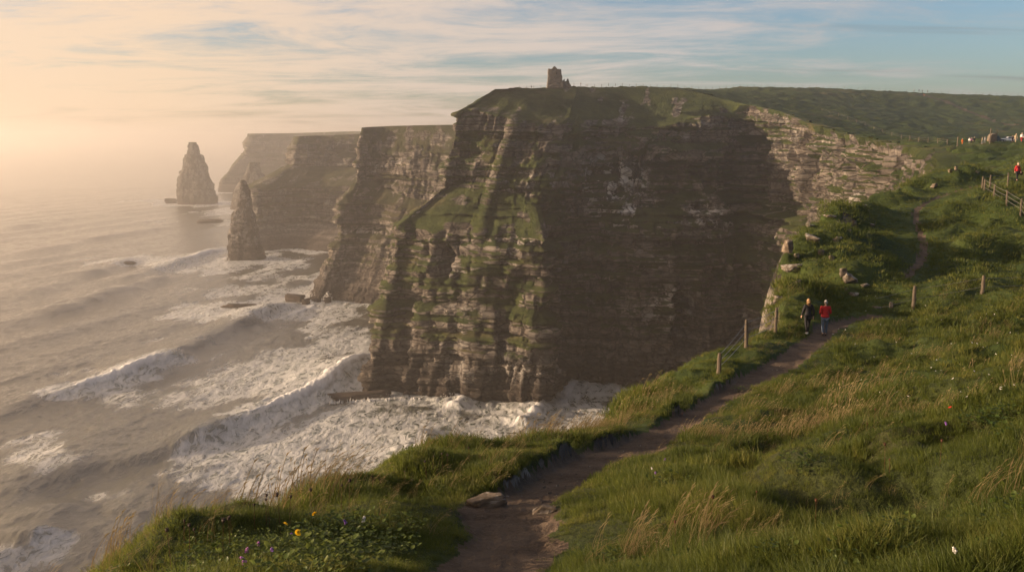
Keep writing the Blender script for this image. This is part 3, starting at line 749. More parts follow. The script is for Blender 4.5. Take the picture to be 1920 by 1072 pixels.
def sea_state(x, y, detail=True):
    r = np.hypot(x, y)
    u = x * WD[0] + y * WD[1]; v = x * WC[0] + y * WC[1]
    cal = sstep(2600, 700, r) * 0.85 + 0.15
    z = 0.85 * np.sin(u / 8.6 + 1.4 * fbm(u / 90, v / 160, o=2, seed=201)) * (0.6 + 0.6 * vn(u / 60, v / 90, seed=202))
    z = z + 0.55 * (1 - 2 * np.abs(np.sin(u / 19.0 + 1.1 * fbm(u / 120, v / 200, o=2, seed=221)))) * (0.6 + 0.5 * vn(u / 80, v / 140, seed=222))
    z = z + 0.75 * fbm(u / 21, v / 46, o=3, seed=203)
    z = z + 0.46 * (1 - 2 * np.abs(fbm(u / 8.0, v / 15.0, o=3, seed=204)))
    if detail:
        z = z + 0.26 * (1 - 2 * np.abs(fbm(u / 3.0, v / 5.0, o=3, seed=205))) * sstep(900, 350, r)
    zc = z; z = np.zeros_like(x)
    foam = np.zeros_like(x)
    for pts, A, wf, wb in CREST:
        pl = catmull(np.array([sxy(q) for q in pts]), 40)
        m = (x > pl[:, 0].min() - 70) & (x < pl[:, 0].max() + 70) & (y > pl[:, 1].min() - 70) & (y < pl[:, 1].max() + 70)
        if not m.any(): continue
        xs, ys = x[m], y[m]; d, par = seg_dist(xs, ys, pl)
        i = np.clip(par.astype(int), 0, len(pl) - 2); tg = pl[i + 1] - pl[i]; tg /= np.linalg.norm(tg, axis=1, keepdims=True)
        fp = pl[i] + (par - i)[:, None] * (pl[i + 1] - pl[i])
        nx, ny = tg[:, 1], -tg[:, 0]; sg = np.sign(nx * WD[0] + ny * WD[1])
        sd = ((xs - fp[:, 0]) * nx + (ys - fp[:, 1]) * ny) * sg + 2.2 * vn(xs / 14, ys / 14, seed=206)
        tp = sstep(0, 7, par) * sstep(len(pl) - 1, len(pl) - 8, par)
        z[m] += 1.6 * A * tp * (0.75 + 0.35 * vn(par / 5.0, par * 0 + A, seed=207)) * (np.where(sd > 0, np.exp(-(sd / wf) ** 2), np.exp(-(sd / wb) ** 2)) - 0.22 * np.exp(-((sd - 16) / 11) ** 2))
    for px_, py_, rx, ry, a in FOAM:
        c = sxy((px_, py_)); ax = sxy((px_ + rx, py_)) - c; ay = sxy((px_, py_ - ry)) - c
        Mi = np.linalg.inv(np.stack([ax, ay], 1)); q = np.stack([x - c[0], y - c[1]], -1) @ Mi.T
        dd = np.sqrt((q ** 2).sum(-1))
        m = dd < 1.8
        foam[m] = np.maximum(foam[m], 0.88 * a * sstep(1.35, 0.25, dd[m] + 0.85 * fbm(u[m] / 16, v[m] / 42, o=4, seed=208)))
    near = x < 400
    for ft in feet:
        m = near & (x > ft[:, 0].min() - 60) & (x < ft[:, 0].max() + 60) & (y > ft[:, 1].min() - 60) & (y < ft[:, 1].max() + 60)
        if m.any():
            d, par = seg_dist(x[m], y[m], ft)
            k = 1.0 if ft is not feet[3] else 2.0
            foam[m] = np.maximum(foam[m], sstep(26 * k, 5, d + 12 * vn(x[m] / 13, y[m] / 13, seed=209)))
            z[m] += 0.9 * np.exp(-(d / 9.0) ** 2) * np.abs(vn(x[m] / 5, y[m] / 5, seed=210))
    for sx, sy, sr in ST:
        d = np.hypot(x - sx, y - sy) - sr
        foam = np.maximum(foam, sstep(34, 4, d + 14 * vn(x / 20, y / 20, seed=211)))
    z = (z + zc * (1 - 0.68 * sstep(0.2, 0.9, foam))) * cal
    brk = np.zeros_like(x)
    for pts, A, w in BREAK:
        pl = catmull(np.array([sxy(q) for q in pts]), 30)
        m = (x > pl[:, 0].min() - 40) & (x < pl[:, 0].max() + 40) & (y > pl[:, 1].min() - 40) & (y < pl[:, 1].max() + 40)
        if not m.any(): continue
        d, par = seg_dist(x[m], y[m], pl)
        tp = 0.25 + 0.75 * sstep(0, 6, par) * sstep(len(pl) - 1, len(pl) - 7, par)
        lump = 0.85 + 0.34 * np.abs(fbm(x[m] / 3.2, y[m] / 3.2, o=3, seed=212)) + 0.18 * np.abs(vn(x[m] / 1.3, y[m] / 1.3, seed=213))
        b = np.clip(1 - (d / (w * tp * (0.85 + 0.3 * vn(x[m] / 4, y[m] / 4, seed=214)))) ** 2, 0, 1) ** 0.5
        z[m] += A * 0.42 * tp * b * lump
        brk[m] = np.maximum(brk[m], sstep(0.05, 0.4, b))
        foam[m] = np.maximum(foam[m], np.clip(sstep(w * 4.5, w * 0.5, d + 4 * vn(x[m] / 9, y[m] / 9, seed=216)), 0, 1))
    return z, np.clip(foam, 0, 1), brk

rs = [110.0]
while rs[-1] < 22000:
    q = rs[-1]; rs.append(q * (1.0026 if q < 720 else 1.0045 if q < 2300 else 1.05))
rs = np.array(rs)
ths = np.concatenate([np.linspace(R(-75), R(-41), 60, endpoint=False), np.linspace(R(-41), R(13), 700, endpoint=False), np.linspace(R(13), R(75), 60)])
SR, STH = np.meshgrid(rs, ths, indexing='ij')
SX, SY = SR * np.sin(STH), SR * np.cos(STH)
SZ, SFO, SBR = sea_state(SX.ravel(), SY.ravel())
SV = np.stack([SX.ravel(), SY.ravel(), SZ], 1)

ms = bpy.data.materials.new('sea_water'); t = NT(ms); p = t.pos()
fo = t.attr('foam'); br = t.attr('breaker')
pr = t.scaled(p, (1, 1, 1), (0, 0, R(-15.8)))
wq = t.n('ShaderNodeTexNoise'); wq.inputs['Scale'].default_value = 0.09; wq.inputs['Detail'].default_value = 4; t.l(p, wq.inputs['Vector'])
wv = t.n('ShaderNodeVectorMath', operation='MULTIPLY_ADD'); t.l(wq.outputs['Color'], wv.inputs[0]); wv.inputs[1].default_value = (14, 14, 0); t.l(p, wv.inputs[2])
v1 = t.voro(t.scaled(wv.outputs[0], (0.16, 0.07, 0.0), (0, 0, R(-16))), 1.0, 'DISTANCE_TO_EDGE')
v2 = t.voro(t.scaled(wv.outputs[0], (0.42, 0.2, 0.0), (0, 0, R(-16))), 1.0, 'DISTANCE_TO_EDGE')
lace = t.math('ADD', t.math('MULTIPLY', v1, 1.1), t.math('MULTIPLY', v2, 0.8))
fn = t.noise(t.scaled(wv.outputs[0], (0.62, 0.16, 0.0), (0, 0, R(-16))), 1.0, 8, 0.68)
fb = t.noise(t.scaled(p, (0.09, 0.045, 0.1), (0, 0, R(-16))), 1.0, 5, 0.6)
web1 = t.math('SUBTRACT', 1.0, t.sm(t.math('SUBTRACT', v1, t.math('MULTIPLY', fo, 0.10)), 0.0, 0.17))
web2 = t.math('SUBTRACT', 1.0, t.sm(t.math('SUBTRACT', v2, t.math('MULTIPLY', fo, 0.07)), 0.0, 0.20))
webs = t.math('MULTIPLY', t.math('MAXIMUM', web1, t.math('MULTIPLY', web2, 0.8)), t.sm(t.math('ADD', fo, t.math('MULTIPLY_ADD', fb, 1.2, -0.6)), 0.15, 0.6))
webs = t.math('MULTIPLY', webs, t.sm(fn, 0.30, 0.55))
mist = t.math('MULTIPLY', t.sm(t.math('ADD', t.math('MULTIPLY', fo, 0.9), t.math('MULTIPLY_ADD', fb, 1.5, -0.75)), 0.40, 1.0), t.math('MULTIPLY_ADD', t.sm(fn, 0.36, 0.66), 0.46, 0.08))
foamf = t.math('MULTIPLY', t.math('MAXIMUM', t.math('MULTIPLY', webs, 0.85), mist), t.sm(fo, 0.02, 0.22))
foamf = t.math('MAXIMUM', foamf, t.math('MULTIPLY', br, t.sm(t.noise(p, 0.5, 5, 0.6), 0.15, 0.4)))
foam_lo = foamf
deep = t.mix(t.sm(fo, 0.1, 0.9), (0.060, 0.060, 0.044, 1), (0.040, 0.066, 0.049, 1))
col = t.mix(foamf, deep, (0.54, 0.545, 0.54, 1))
rough = t.math('MULTIPLY_ADD', foamf, 0.6, 0.09)
h1 = t.noise(t.scaled(p, (0.75, 0.34, 0.3), (0, 0, R(-16))), 1.0, 8, 0.68)
h2 = t.noise(t.scaled(p, (0.16, 0.07, 0.1), (0, 0, R(-10))), 1.0, 5, 0.6)
hh = t.math('ADD', t.math('MULTIPLY', h1, t.math('MULTIPLY_ADD', foamf, -0.75, 1.0)), t.math('ADD', t.math('MULTIPLY', h2, 2.2), t.math('MULTIPLY', foamf, 0.2)))
b = t.pbsdf(col, rough, t.bump(hh, 0.6, 1.0), 1.0); b.inputs['IOR'].default_value = 1.6
t.out(b.outputs[0])
# leave the sea out under the land, keep it a little under the cliffs
sfc = (SX > 700)
mask = ~(sfc[:-1, :-1])
V, f, a = compact(SV, grid_faces(*SX.shape, mask), {'foam': SFO, 'breaker': SBR})
sea_o = tag(mesh_np('sea', V, f, ms, a), kind='structure')
# ------------------------------------------------------------------ finding places on the land
def on_land(x, y):
    return float(ground_z(np.array([x]), np.array([y]))[0])

def hit(px_, py_, y0=3.0, y1=900.0):
    """the first spot of ground met by looking at this photo pixel"""
    Y = np.geomspace(y0, y1, 2600)
    q = np.array(at(px_, py_, 1.0)) - np.array([0, 0, EYE])
    X = q[0] * Y; Z = EYE + q[2] * Y
    g = ground_z(X, Y); s = coast_s(X, Y)
    ok = np.where((Z <= g) & (s < 2.0))[0]
    if len(ok) == 0:
        j = np.argmin(np.where(s < 0, np.abs(Z - g), 1e9)); return Vector((X[j], Y[j], g[j]))
    j = ok[0]; return Vector((X[j], Y[j], g[j]))

def project(P):
    P = np.asarray(P, float); x, y, z = P[..., 0], P[..., 1], P[..., 2] - EYE
    d = y * CP - z * SP; u = y * SP + z * CP
    return 960 + F * x / d, 536 - F * u / d, d

_hu, _hv, _hd = project(PH)
def hit_rock(px_, py_):
    e = (_hu - px_) ** 2 + (_hv - py_) ** 2
    c = e < max(e.min() * 1.5, 9.0)
    dd = np.where(c, _hd, 1e9); i = np.unravel_index(np.argmin(dd), dd.shape)
    return Vector(PH[i])

# ------------------------------------------------------------------ grass (nobody could count it)
def leaf_mat(name, c1, c2, c3, rough=0.6, trans=0.42, tcol=(0.22, 0.26, 0.05)):
    m = bpy.data.materials.new(name); t = NT(m)
    oi = t.n('ShaderNodeObjectInfo'); p = t.pos()
    n1 = t.noise(p, 0.35, 4, 0.6)
    n2 = t.noise(p, 1.4, 4, 0.6)
    k = t.math('ADD', t.math('MULTIPLY', oi.outputs['Random'], 0.40), t.math('ADD', t.math('MULTIPLY', t.sm(n1, 0.3, 0.7), 0.35), t.math('MULTIPLY', t.sm(n2, 0.3, 0.7), 0.25)))
    col = t.ramp(k, [(0.1, c1), (0.55, c2), (0.95, c3)])
    b = t.pbsdf(col, rough, None, 0.25)
    tr = t.n('ShaderNodeBsdfTranslucent'); t.l(t.mix(0.5, col, (*tcol, 1)), tr.inputs['Color'])
    mx = t.n('ShaderNodeMixShader'); mx.inputs[0].default_value = trans
    t.l(b.outputs[0], mx.inputs[1]); t.l(tr.outputs[0], mx.inputs[2]); t.out(mx.outputs[0]); return m

M_blade = leaf_mat('grass_blade', (0.024, 0.040, 0.006), (0.056, 0.074, 0.011), (0.150, 0.138, 0.030))
M_straw = leaf_mat('dry_grass', (0.14, 0.11, 0.05), (0.22, 0.175, 0.085), (0.32, 0.26, 0.14), 0.7, 0.3, (0.4, 0.28, 0.12))
M_leaf = leaf_mat('herb_leaf', (0.03, 0.055, 0.010), (0.06, 0.09, 0.016), (0.11, 0.13, 0.03), 0.5, 0.35)

def blades(n, rad, h0, h1, w, bend, seed, lean=(0, 0), segs=3):
    r = random.Random(seed); V = []; Fc = []
    for _ in range(n):
        a = r.uniform(0, 2 * math.pi); q = rad * math.sqrt(r.random())
        x, y = q * math.cos(a), q * math.sin(a); h = r.uniform(h0, h1)
        ba = a + r.uniform(-1.2, 1.2); b = bend * h * r.uniform(0.3, 1.3)
        dx, dy = math.cos(ba) * b + lean[0] * h, math.sin(ba) * b + lean[1] * h
        pa = r.uniform(0, 2 * math.pi); wx, wy = math.cos(pa) * w / 2, math.sin(pa) * w / 2
        i0 = len(V)
        for s in range(segs + 1):
            k = s / segs; c = k ** 1.8; tw = (1 - k) ** 0.7 if s < segs else 0
            px_, py_, pz = x + dx * c, y + dy * c, h * (k - 0.18 * c * bend * 2) - 0.03
            if s < segs:
                V += [(px_ - wx * tw, py_ - wy * tw, pz), (px_ + wx * tw, py_ + wy * tw, pz)]
            else:
                V.append((px_, py_, pz))
        for s in range(segs - 1):
            j = i0 + 2 * s; Fc.append((j, j + 1, j + 3, j + 2))
        j = i0 + 2 * (segs - 1); Fc.append((j, j + 1, j + 2))
    return V, Fc

def stems(n, rad, h0, h1, seed, lean, head=True, w=0.004):
    r = random.Random(seed); V = []; Fc = []
    for _ in range(n):
        a = r.uniform(0, 6.28); q = rad * math.sqrt(r.random()); x, y = q * math.cos(a), q * math.sin(a)
        h = r.uniform(h0, h1); lx = (lean + r.uniform(-0.18, 0.25)) * h; ly = r.uniform(-0.2, 0.2) * h
        pts = [(x + lx * k ** 1.7, y + ly * k ** 1.7, h * (k - 0.1 * k * k)) for k in (0, 0.35, 0.7, 1.0)]
        ws = [w, w * 0.9, w * 0.7, w * 0.5]
        if head:
            e = pts[-1]; d = (lx * 0.35, ly * 0.35, h * 0.10)
            L = r.uniform(0.7, 1.2)
            pts += [(e[0] + d[0] * 0.4 * L, e[1] + d[1] * 0.4 * L, e[2] + d[2] * 0.5 * L), (e[0] + d[0] * L, e[1] + d[1] * L, e[2] + d[2] * 0.8 * L)]
            ws += [w * 2.6, w * 0.6]
        for ax in ((1, 0), (0, 1)):
            i0 = len(V)
            for p_, ww in zip(pts, ws):
                V += [(p_[0] - ax[0] * ww / 2, p_[1] - ax[1] * ww / 2, p_[2]), (p_[0] + ax[0] * ww / 2, p_[1] + ax[1] * ww / 2, p_[2])]
            for s in range(len(pts) - 1):
                j = i0 + 2 * s; Fc.append((j, j + 1, j + 3, j + 2))
    return V, Fc

def herb(n, rad, seed, sz):
    r = random.Random(seed); V = []; Fc = []
    for _ in range(n):
        a = r.uniform(0, 6.28); q = rad * math.sqrt(r.random()); b = (q * math.cos(a), q * math.sin(a), r.uniform(0.03, 0.16))
        yaw = r.uniform(0, 6.28); pit = r.uniform(-0.2, 0.9); s = sz * r.uniform(0.6, 1.3)
        M = Matrix.Translation(b) @ Euler((0, -pit, yaw)).to_matrix().to_4x4()
        i0 = len(V); out = [(0, 0), (0.25, 0.32), (0.5, 0.40), (0.75, 0.28), (1.0, 0.0)]
        cen = [(u, 0, -0.10 * math.sin(u * 3.14) - 0.15 * u * u) for u, _ in out]
        lo = [(u, -v_, 0.05 - 0.15 * u * u) for u, v_ in out]; hi = [(u, v_, 0.05 - 0.15 * u * u) for u, v_ in out]
        for c, l_, h_ in zip(cen, lo, hi):
            for p_ in (l_, c, h_): V.append(tuple(M @ Vector((p_[0] * s, p_[1] * s, p_[2] * s))))
        for k in range(4):
            j = i0 + 3 * k; Fc += [(j, j + 1, j + 4, j + 3), (j + 1, j + 2, j + 5, j + 4)]
    return V, Fc

proto_col = bpy.data.collections.new('grass_kinds')
def proto(name, vf, mat):
    me = bpy.data.meshes.new(name); me.from_pydata(vf[0], [], vf[1]); me.materials.append(mat)
    me.polygons.foreach_set('use_smooth', np.ones(len(vf[1]), bool))
    o = bpy.data.objects.new(name, me); proto_col.objects.link(o); return o
protos = [
    proto('grass_kind_a', blades(50, 0.11, 0.05, 0.19, 0.006, 0.5, 1, (0.10, 0)), M_blade),
    proto('grass_kind_b', blades(40, 0.12, 0.06, 0.17, 0.007, 0.55, 2, (0.12, 0)), M_blade),
    proto('grass_kind_c', blades(34, 0.24, 0.08, 0.24, 0.016, 0.5, 3, (0.12, 0)), M_blade),
    proto('grass_kind_d', stems(5, 0.10, 0.26, 0.48, 4, 0.55), M_straw),
    proto('grass_kind_e', blades(34, 0.55, 0.12, 0.32, 0.045, 0.55, 5, (0.12, 0)), M_blade),
    proto('grass_kind_f', blades(22, 0.13, 0.10, 0.26, 0.005, 0.6, 6, (0.25, 0)), M_straw),
    proto('grass_kind_g', stems(7, 0.30, 0.30, 0.55, 7, 0.5, True, 0.010), M_straw),
    proto('grass_kind_h', herb(26, 0.16, 8, 0.038), M_leaf),
]

def scatter(n, r0, r1, t0=-40, t1=36, expo=0.0):
    u = rng.random(n); r = r0 * (r1 / r0) ** u; a = R(t0) + rng.random(n) * R(t1 - t0)
    return r * np.sin(a), r * np.cos(a)

GPts = []
def sow(n, r0, r1, kinds, sc, cond=None, ptol=0.32, smax=1.5, tilt=0.15, spin=True, t0=-40, t1=36):
    x, y = scatter(n, r0, r1, t0, t1)
    s = coast_s(x, y); pm = path_mask(x, y)
    ok = (s < smax) & (pm < ptol + 0.25 * (rng.random(n) - 0.5))
    if cond is not None: ok &= cond(x, y, s, pm)
    x, y, s, pm = x[ok], y[ok], s[ok], pm[ok]
    z = ground_z(x, y, s, pm); r = np.hypot(x, y)
    e = 0.04 * np.maximum(1, r / 12)
    gx = (ground_z(x + e, y) - z) / e; gy = (ground_z(x, y + e) - z) / e
    ok = np.hypot(gx, gy) < 2.2
    x, y, z, r, gx, gy, s, pm = x[ok], y[ok], z[ok], r[ok], gx[ok], gy[ok], s[ok], pm[ok]; m = len(x)
    clump = 0.45 + 0.85 * sstep(-0.35, 0.45, fbm(x / (0.5 + r / 40), y / (0.5 + r / 40), o=3, seed=90)) + 0.3 * rng.random(m)
    clump = clump * (0.74 + 0.42 * sstep(-0.3, 0.35, fbm(x / 3.4, y / 2.6, o=3, seed=91)))
    scl = np.clip(clump, 0.3, 1.5) * sc(r, s, pm)
    pd = seg_dist(x, y, PATHS[0][0])[0]
    scl = scl * (1 - 0.5 * sstep(0.02, 0.3, pm)) * (0.55 + 0.45 * sstep(0.5, 1.8, pd))
    rot = np.stack([gy * 0.35 + tilt * rng.normal(size=m), -gx * 0.35 + tilt * rng.normal(size=m), rng.random(m) * 6.283 if spin else rng.normal(size=m) * 0.5], 1)
    GPts.append((np.stack([x, y, z], 1), rot, scl, rng.choice(kinds, m)))
one = lambda r, s, pm: np.ones_like(r)
sow(26000, 2.6, 15, [0, 0, 1], one)
sow(20000, 2.6, 34, [1], lambda r, s, pm: 0.7 + r / 40, lambda x, y, s, pm: pm > 0.05, 0.72)
sow(46000, 11, 56, [2], lambda r, s, pm: np.clip((r / 24) ** 0.45, 0.7, 1.4))
sow(34000, 42, 150, [4], lambda r, s, pm: np.clip((r / 70) ** 0.5, 0.7, 1.6))
sow(9000, 1.2, 30, [1, 2, 2], one, t0=36, t1=110)
sow(6000, 1.2, 20, [1, 2, 2], one, t0=-110, t1=-40)
sow(7000, 30, 130, [4], lambda r, s, pm: np.clip((r / 60) ** 0.5, 0.8, 1.6), t0=36, t1=75)
dry = lambda x, y, s, pm: (fbm(x / 3.2, y / 2.4, o=3, seed=95) + 0.14 * sstep(-1.5, 0.3, s) + 0.10 * sstep(0, 6, x)) > 0.2
sow(3400, 2.8, 22, [3, 3, 5], one, dry, 0.2, 1.0, 0.12, False)
sow(4200, 18, 60, [6], lambda r, s, pm: 0.9 + 0 * r, dry, 0.2, 1.0, 0.12, False)
sow(800, 8, 40, [6, 3], lambda r, s, pm: 0.85 + 0 * r, lambda x, y, s, pm: s > -0.9, 0.2, 0.9, 0.12, False)
sow(900, 2.6, 18, [7], lambda r, s, pm: 0.9 + 0 * r, lambda x, y, s, pm: fbm(x / 1.6, y / 1.6, o=2, seed=97) > 0.22)
sow(900, 3.2, 8, [7], one, lambda x, y, s, pm: (x < -0.55) & (s < -0.6) & (y < 7.2))

gp = np.concatenate([g[0] for g in GPts]); gr = np.concatenate([g[1] for g in GPts]); gs = np.concatenate([g[2] for g in GPts]); gi = np.concatenate([g[3] for g in GPts])
print('grass tufts', len(gp))
gm = bpy.data.meshes.new('grass'); gm.vertices.add(len(gp)); gm.vertices.foreach_set('co', gp.astype(np.float32).ravel())
a = gm.attributes.new('rot', 'FLOAT_VECTOR', 'POINT'); a.data.foreach_set('vector', gr.astype(np.float32).ravel())
a = gm.attributes.new('scl', 'FLOAT', 'POINT'); a.data.foreach_set('value', gs.astype(np.float32))
a = gm.attributes.new('idx', 'INT', 'POINT'); a.data.foreach_set('value', gi.astype(np.int32))
grass = tag(link(bpy.data.objects.new('grass', gm)), 'wind-combed green and straw-coloured grass covering the cliff-top slope', 'grass', kind='stuff')
ng = bpy.data.node_groups.new('grass_cover', 'GeometryNodeTree')
ng.interface.new_socket('Geometry', in_out='INPUT', socket_type='NodeSocketGeometry')
ng.interface.new_socket('Geometry', in_out='OUTPUT', socket_type='NodeSocketGeometry')
ni, no = ng.nodes.new('NodeGroupInput'), ng.nodes.new('NodeGroupOutput')
iop = ng.nodes.new('GeometryNodeInstanceOnPoints'); ci = ng.nodes.new('GeometryNodeCollectionInfo')
ci.inputs['Collection'].default_value = proto_col; ci.inputs['Separate Children'].default_value = True; ci.inputs['Reset Children'].default_value = True
def nattr(n, ty):
    q = ng.nodes.new('GeometryNodeInputNamedAttribute'); q.data_type = ty; q.inputs[0].default_value = n
    return q.outputs['Attribute']
ng.links.new(ni.outputs[0], iop.inputs['Points']); ng.links.new(ci.outputs[0], iop.inputs['Instance'])
iop.inputs['Pick Instance'].default_value = True
ng.links.new(nattr('idx', 'INT'), iop.inputs['Instance Index']); ng.links.new(nattr('rot', 'FLOAT_VECTOR'), iop.inputs['Rotation'])
ng.links.new(nattr('scl', 'FLOAT'), iop.inputs['Scale']); ng.links.new(iop.outputs[0], no.inputs[0])
md = grass.modifiers.new('cover', 'NODES'); md.node_group = ng
# ------------------------------------------------------------------ small materials
M_wood = simple_mat('weathered_wood', (0.055, 0.045, 0.035), (0.14, 0.115, 0.085), 7, 0.85, 0.6, 0.01, 0.15, (1, 1, 0.15))
M_wire = simple_mat('galvanised_wire', (0.12, 0.115, 0.11), (0.2, 0.19, 0.18), 20, 0.5, 0.1, 0.001, 0.5)
M_skin = simple_mat('skin', (0.46, 0.27, 0.19), (0.54, 0.34, 0.25), 9, 0.55, 0.1, 0.002, 0.3)
M_white = simple_mat('white_cloth', (0.6, 0.6, 0.6), (0.75, 0.74, 0.72), 9, 0.8, 0.3, 0.01)
M_black = simple_mat('black_cloth', (0.010, 0.010, 0.012), (0.022, 0.022, 0.025), 12, 0.85, 0.4, 0.01)
M_red = simple_mat('red_cloth', (0.28, 0.014, 0.018), (0.40, 0.022, 0.024), 8, 0.75, 0.4, 0.015)
M_orange = simple_mat('orange_cloth', (0.6, 0.13, 0.02), (0.7, 0.18, 0.03), 8, 0.75, 0.4, 0.015)
M_beige = simple_mat('beige_cloth', (0.36, 0.29, 0.19), (0.46, 0.38, 0.26), 8, 0.8, 0.4, 0.015)
M_purple = simple_mat('purple_cloth', (0.16, 0.06, 0.13), (0.25, 0.1, 0.2), 8, 0.8, 0.4, 0.015)
M_grey = simple_mat('grey_cloth', (0.10, 0.11, 0.12), (0.16, 0.17, 0.18), 8, 0.8, 0.4, 0.015)
M_denim = simple_mat('blue_denim', (0.06, 0.085, 0.13), (0.13, 0.17, 0.23), 14, 0.85, 0.4, 0.01)
M_blond = simple_mat('blond_hair', (0.19, 0.11, 0.04), (0.30, 0.18, 0.075), 18, 0.5, 0.6, 0.01, 0.4, (1, 1, 0.2))
M_whair = simple_mat('white_hair', (0.22, 0.21, 0.20), (0.32, 0.31, 0.29), 18, 0.6, 0.6, 0.01, 0.3, (1, 1, 0.2))
M_bhair = simple_mat('brown_hair', (0.05, 0.03, 0.02), (0.09, 0.055, 0.035), 18, 0.6, 0.6, 0.01, 0.3, (1, 1, 0.2))
M_shoe = simple_mat('shoe_leather', (0.02, 0.016, 0.013), (0.045, 0.035, 0.028), 12, 0.6, 0.3, 0.005)
M_wshoe = simple_mat('white_shoe', (0.6, 0.6, 0.58), (0.75, 0.75, 0.72), 12, 0.6, 0.3, 0.005)

def stone_mat(name, c1, c2, c3, lich=0.5):
    m = bpy.data.materials.new(name); t = NT(m); v = t.obj()
    col = t.ramp(t.noise(t.scaled(v, (1, 1, 2.4)), 2.6, 7, 0.65), [(0.32, c1), (0.5, c2), (0.68, c3)])
    nz = t.n('ShaderNodeSeparateXYZ'); t.l(t.n('ShaderNodeNewGeometry').outputs['Normal'], nz.inputs[0])
    lm = t.math('MULTIPLY', t.sm(t.noise(v, 3.4, 6, 0.7), 0.47, 0.58), t.sm(nz.outputs[2], 0.1, 0.7))
    col = t.mix(t.math('MULTIPLY', lm, lich), col, (0.48, 0.47, 0.44))
    h = t.math('ADD', t.noise(t.scaled(v, (1, 1, 4)), 4, 8, 0.7), t.math('MULTIPLY', t.voro(v, 3, 'DISTANCE_TO_EDGE'), 0.4))
    t.out(t.pbsdf(col, 0.9, t.bump(h, 0.8, 0.06), 0.2).outputs[0]); return m
M_stone = stone_mat('lichened_sandstone', (0.045, 0.036, 0.028), (0.11, 0.093, 0.073), (0.21, 0.18, 0.145), 0.5)
M_tan = stone_mat('bare_sandstone', (0.055, 0.042, 0.03), (0.12, 0.095, 0.07), (0.20, 0.162, 0.122), 0.25)
M_wet = stone_mat('wet_sea_rock', (0.022, 0.017, 0.013), (0.05, 0.038, 0.029), (0.085, 0.067, 0.052), 0.0)
M_ruin = stone_mat('ruin_masonry', (0.045, 0.04, 0.034), (0.10, 0.088, 0.074), (0.17, 0.15, 0.13), 0.25)

def bm_obj(name, bm, mat, parent=None, smooth=False):
    me = bpy.data.meshes.new(name); bm.to_mesh(me); bm.free()
    if mat: me.materials.append(mat)
    if smooth: me.polygons.foreach_set('use_smooth', np.ones(len(me.polygons), bool))
    return link(bpy.data.objects.new(name, me), parent)

def tube_into(bm, pts, radii, seg=8, cap=True):
    pts = [Vector(p) for p in pts]; rings = []
    for i, p in enumerate(pts):
        d = (pts[min(i + 1, len(pts) - 1)] - pts[max(i - 1, 0)]).normalized()
        u = d.orthogonal().normalized() if abs(d.z) < 0.99 else Vector((1, 0, 0)); u = (u - d * u.dot(d)).normalized(); w = d.cross(u)
        rings.append([bm.verts.new(p + (u * math.cos(k * 2 * math.pi / seg) + w * math.sin(k * 2 * math.pi / seg)) * radii[i]) for k in range(seg)])
    for a, b in zip(rings, rings[1:]):
        for k in range(seg): bm.faces.new((a[k], a[(k + 1) % seg], b[(k + 1) % seg], b[k]))
    if cap:
        bm.faces.new(rings[0][::-1]); bm.faces.new(rings[-1])

def rock_mesh(name, sx, sy, sz, seed, mat, n=20, rough=0.06, sub=2, parent=None, flat=0.0):
    """an angular boulder: hull of scattered points, bevelled, roughened in beds"""
    r = random.Random(seed); bm = bmesh.new()
    for _ in range(n):
        v = Vector((r.uniform(-1, 1), r.uniform(-1, 1), r.uniform(-1, 1)))
        m = max(abs(v.x), abs(v.y), abs(v.z)); v = v / m * r.uniform(0.8, 1.0)
        v.x += v.z * r.uniform(-0.1, 0.1)
        bm.verts.new((v.x, v.y, v.z))
    res = bmesh.ops.convex_hull(bm, input=bm.verts[:])
    bmesh.ops.delete(bm, geom=[g for g in res['geom_interior'] if isinstance(g, bmesh.types.BMVert)], context='VERTS')
    bmesh.ops.bevel(bm, geom=bm.edges[:], offset=0.07, segments=2, affect='EDGES', profile=0.6)
    bmesh.ops.triangulate(bm, faces=bm.faces[:])
    for _ in range(sub): bmesh.ops.subdivide_edges(bm, edges=bm.edges[:], cuts=1, use_grid_fill=True)
    co = np.array([v.co[:] for v in bm.verts]); o = seed * 3.7
    d = fbm(co[:, 0] * 1.7 + o, co[:, 1] * 1.7, co[:, 2] * 3.5, o=4, seed=seed) * rough * 1.6 + 0.5 * rough * np.sign(vn(co[:, 0] * .6 + o, co[:, 1] * .6, np.floor(co[:, 2] * 5 + 0.4 * co[:, 0]) * 1.7, seed=seed + 1))
    nn = co / (np.linalg.norm(co, axis=1, keepdims=True) + 1e-6); co = co + nn * d[:, None]
    for v, c in zip(bm.verts, co): v.co = (c[0] * sx, c[1] * sy, c[2] * sz)
    return bm_obj(name, bm, mat, parent, True)

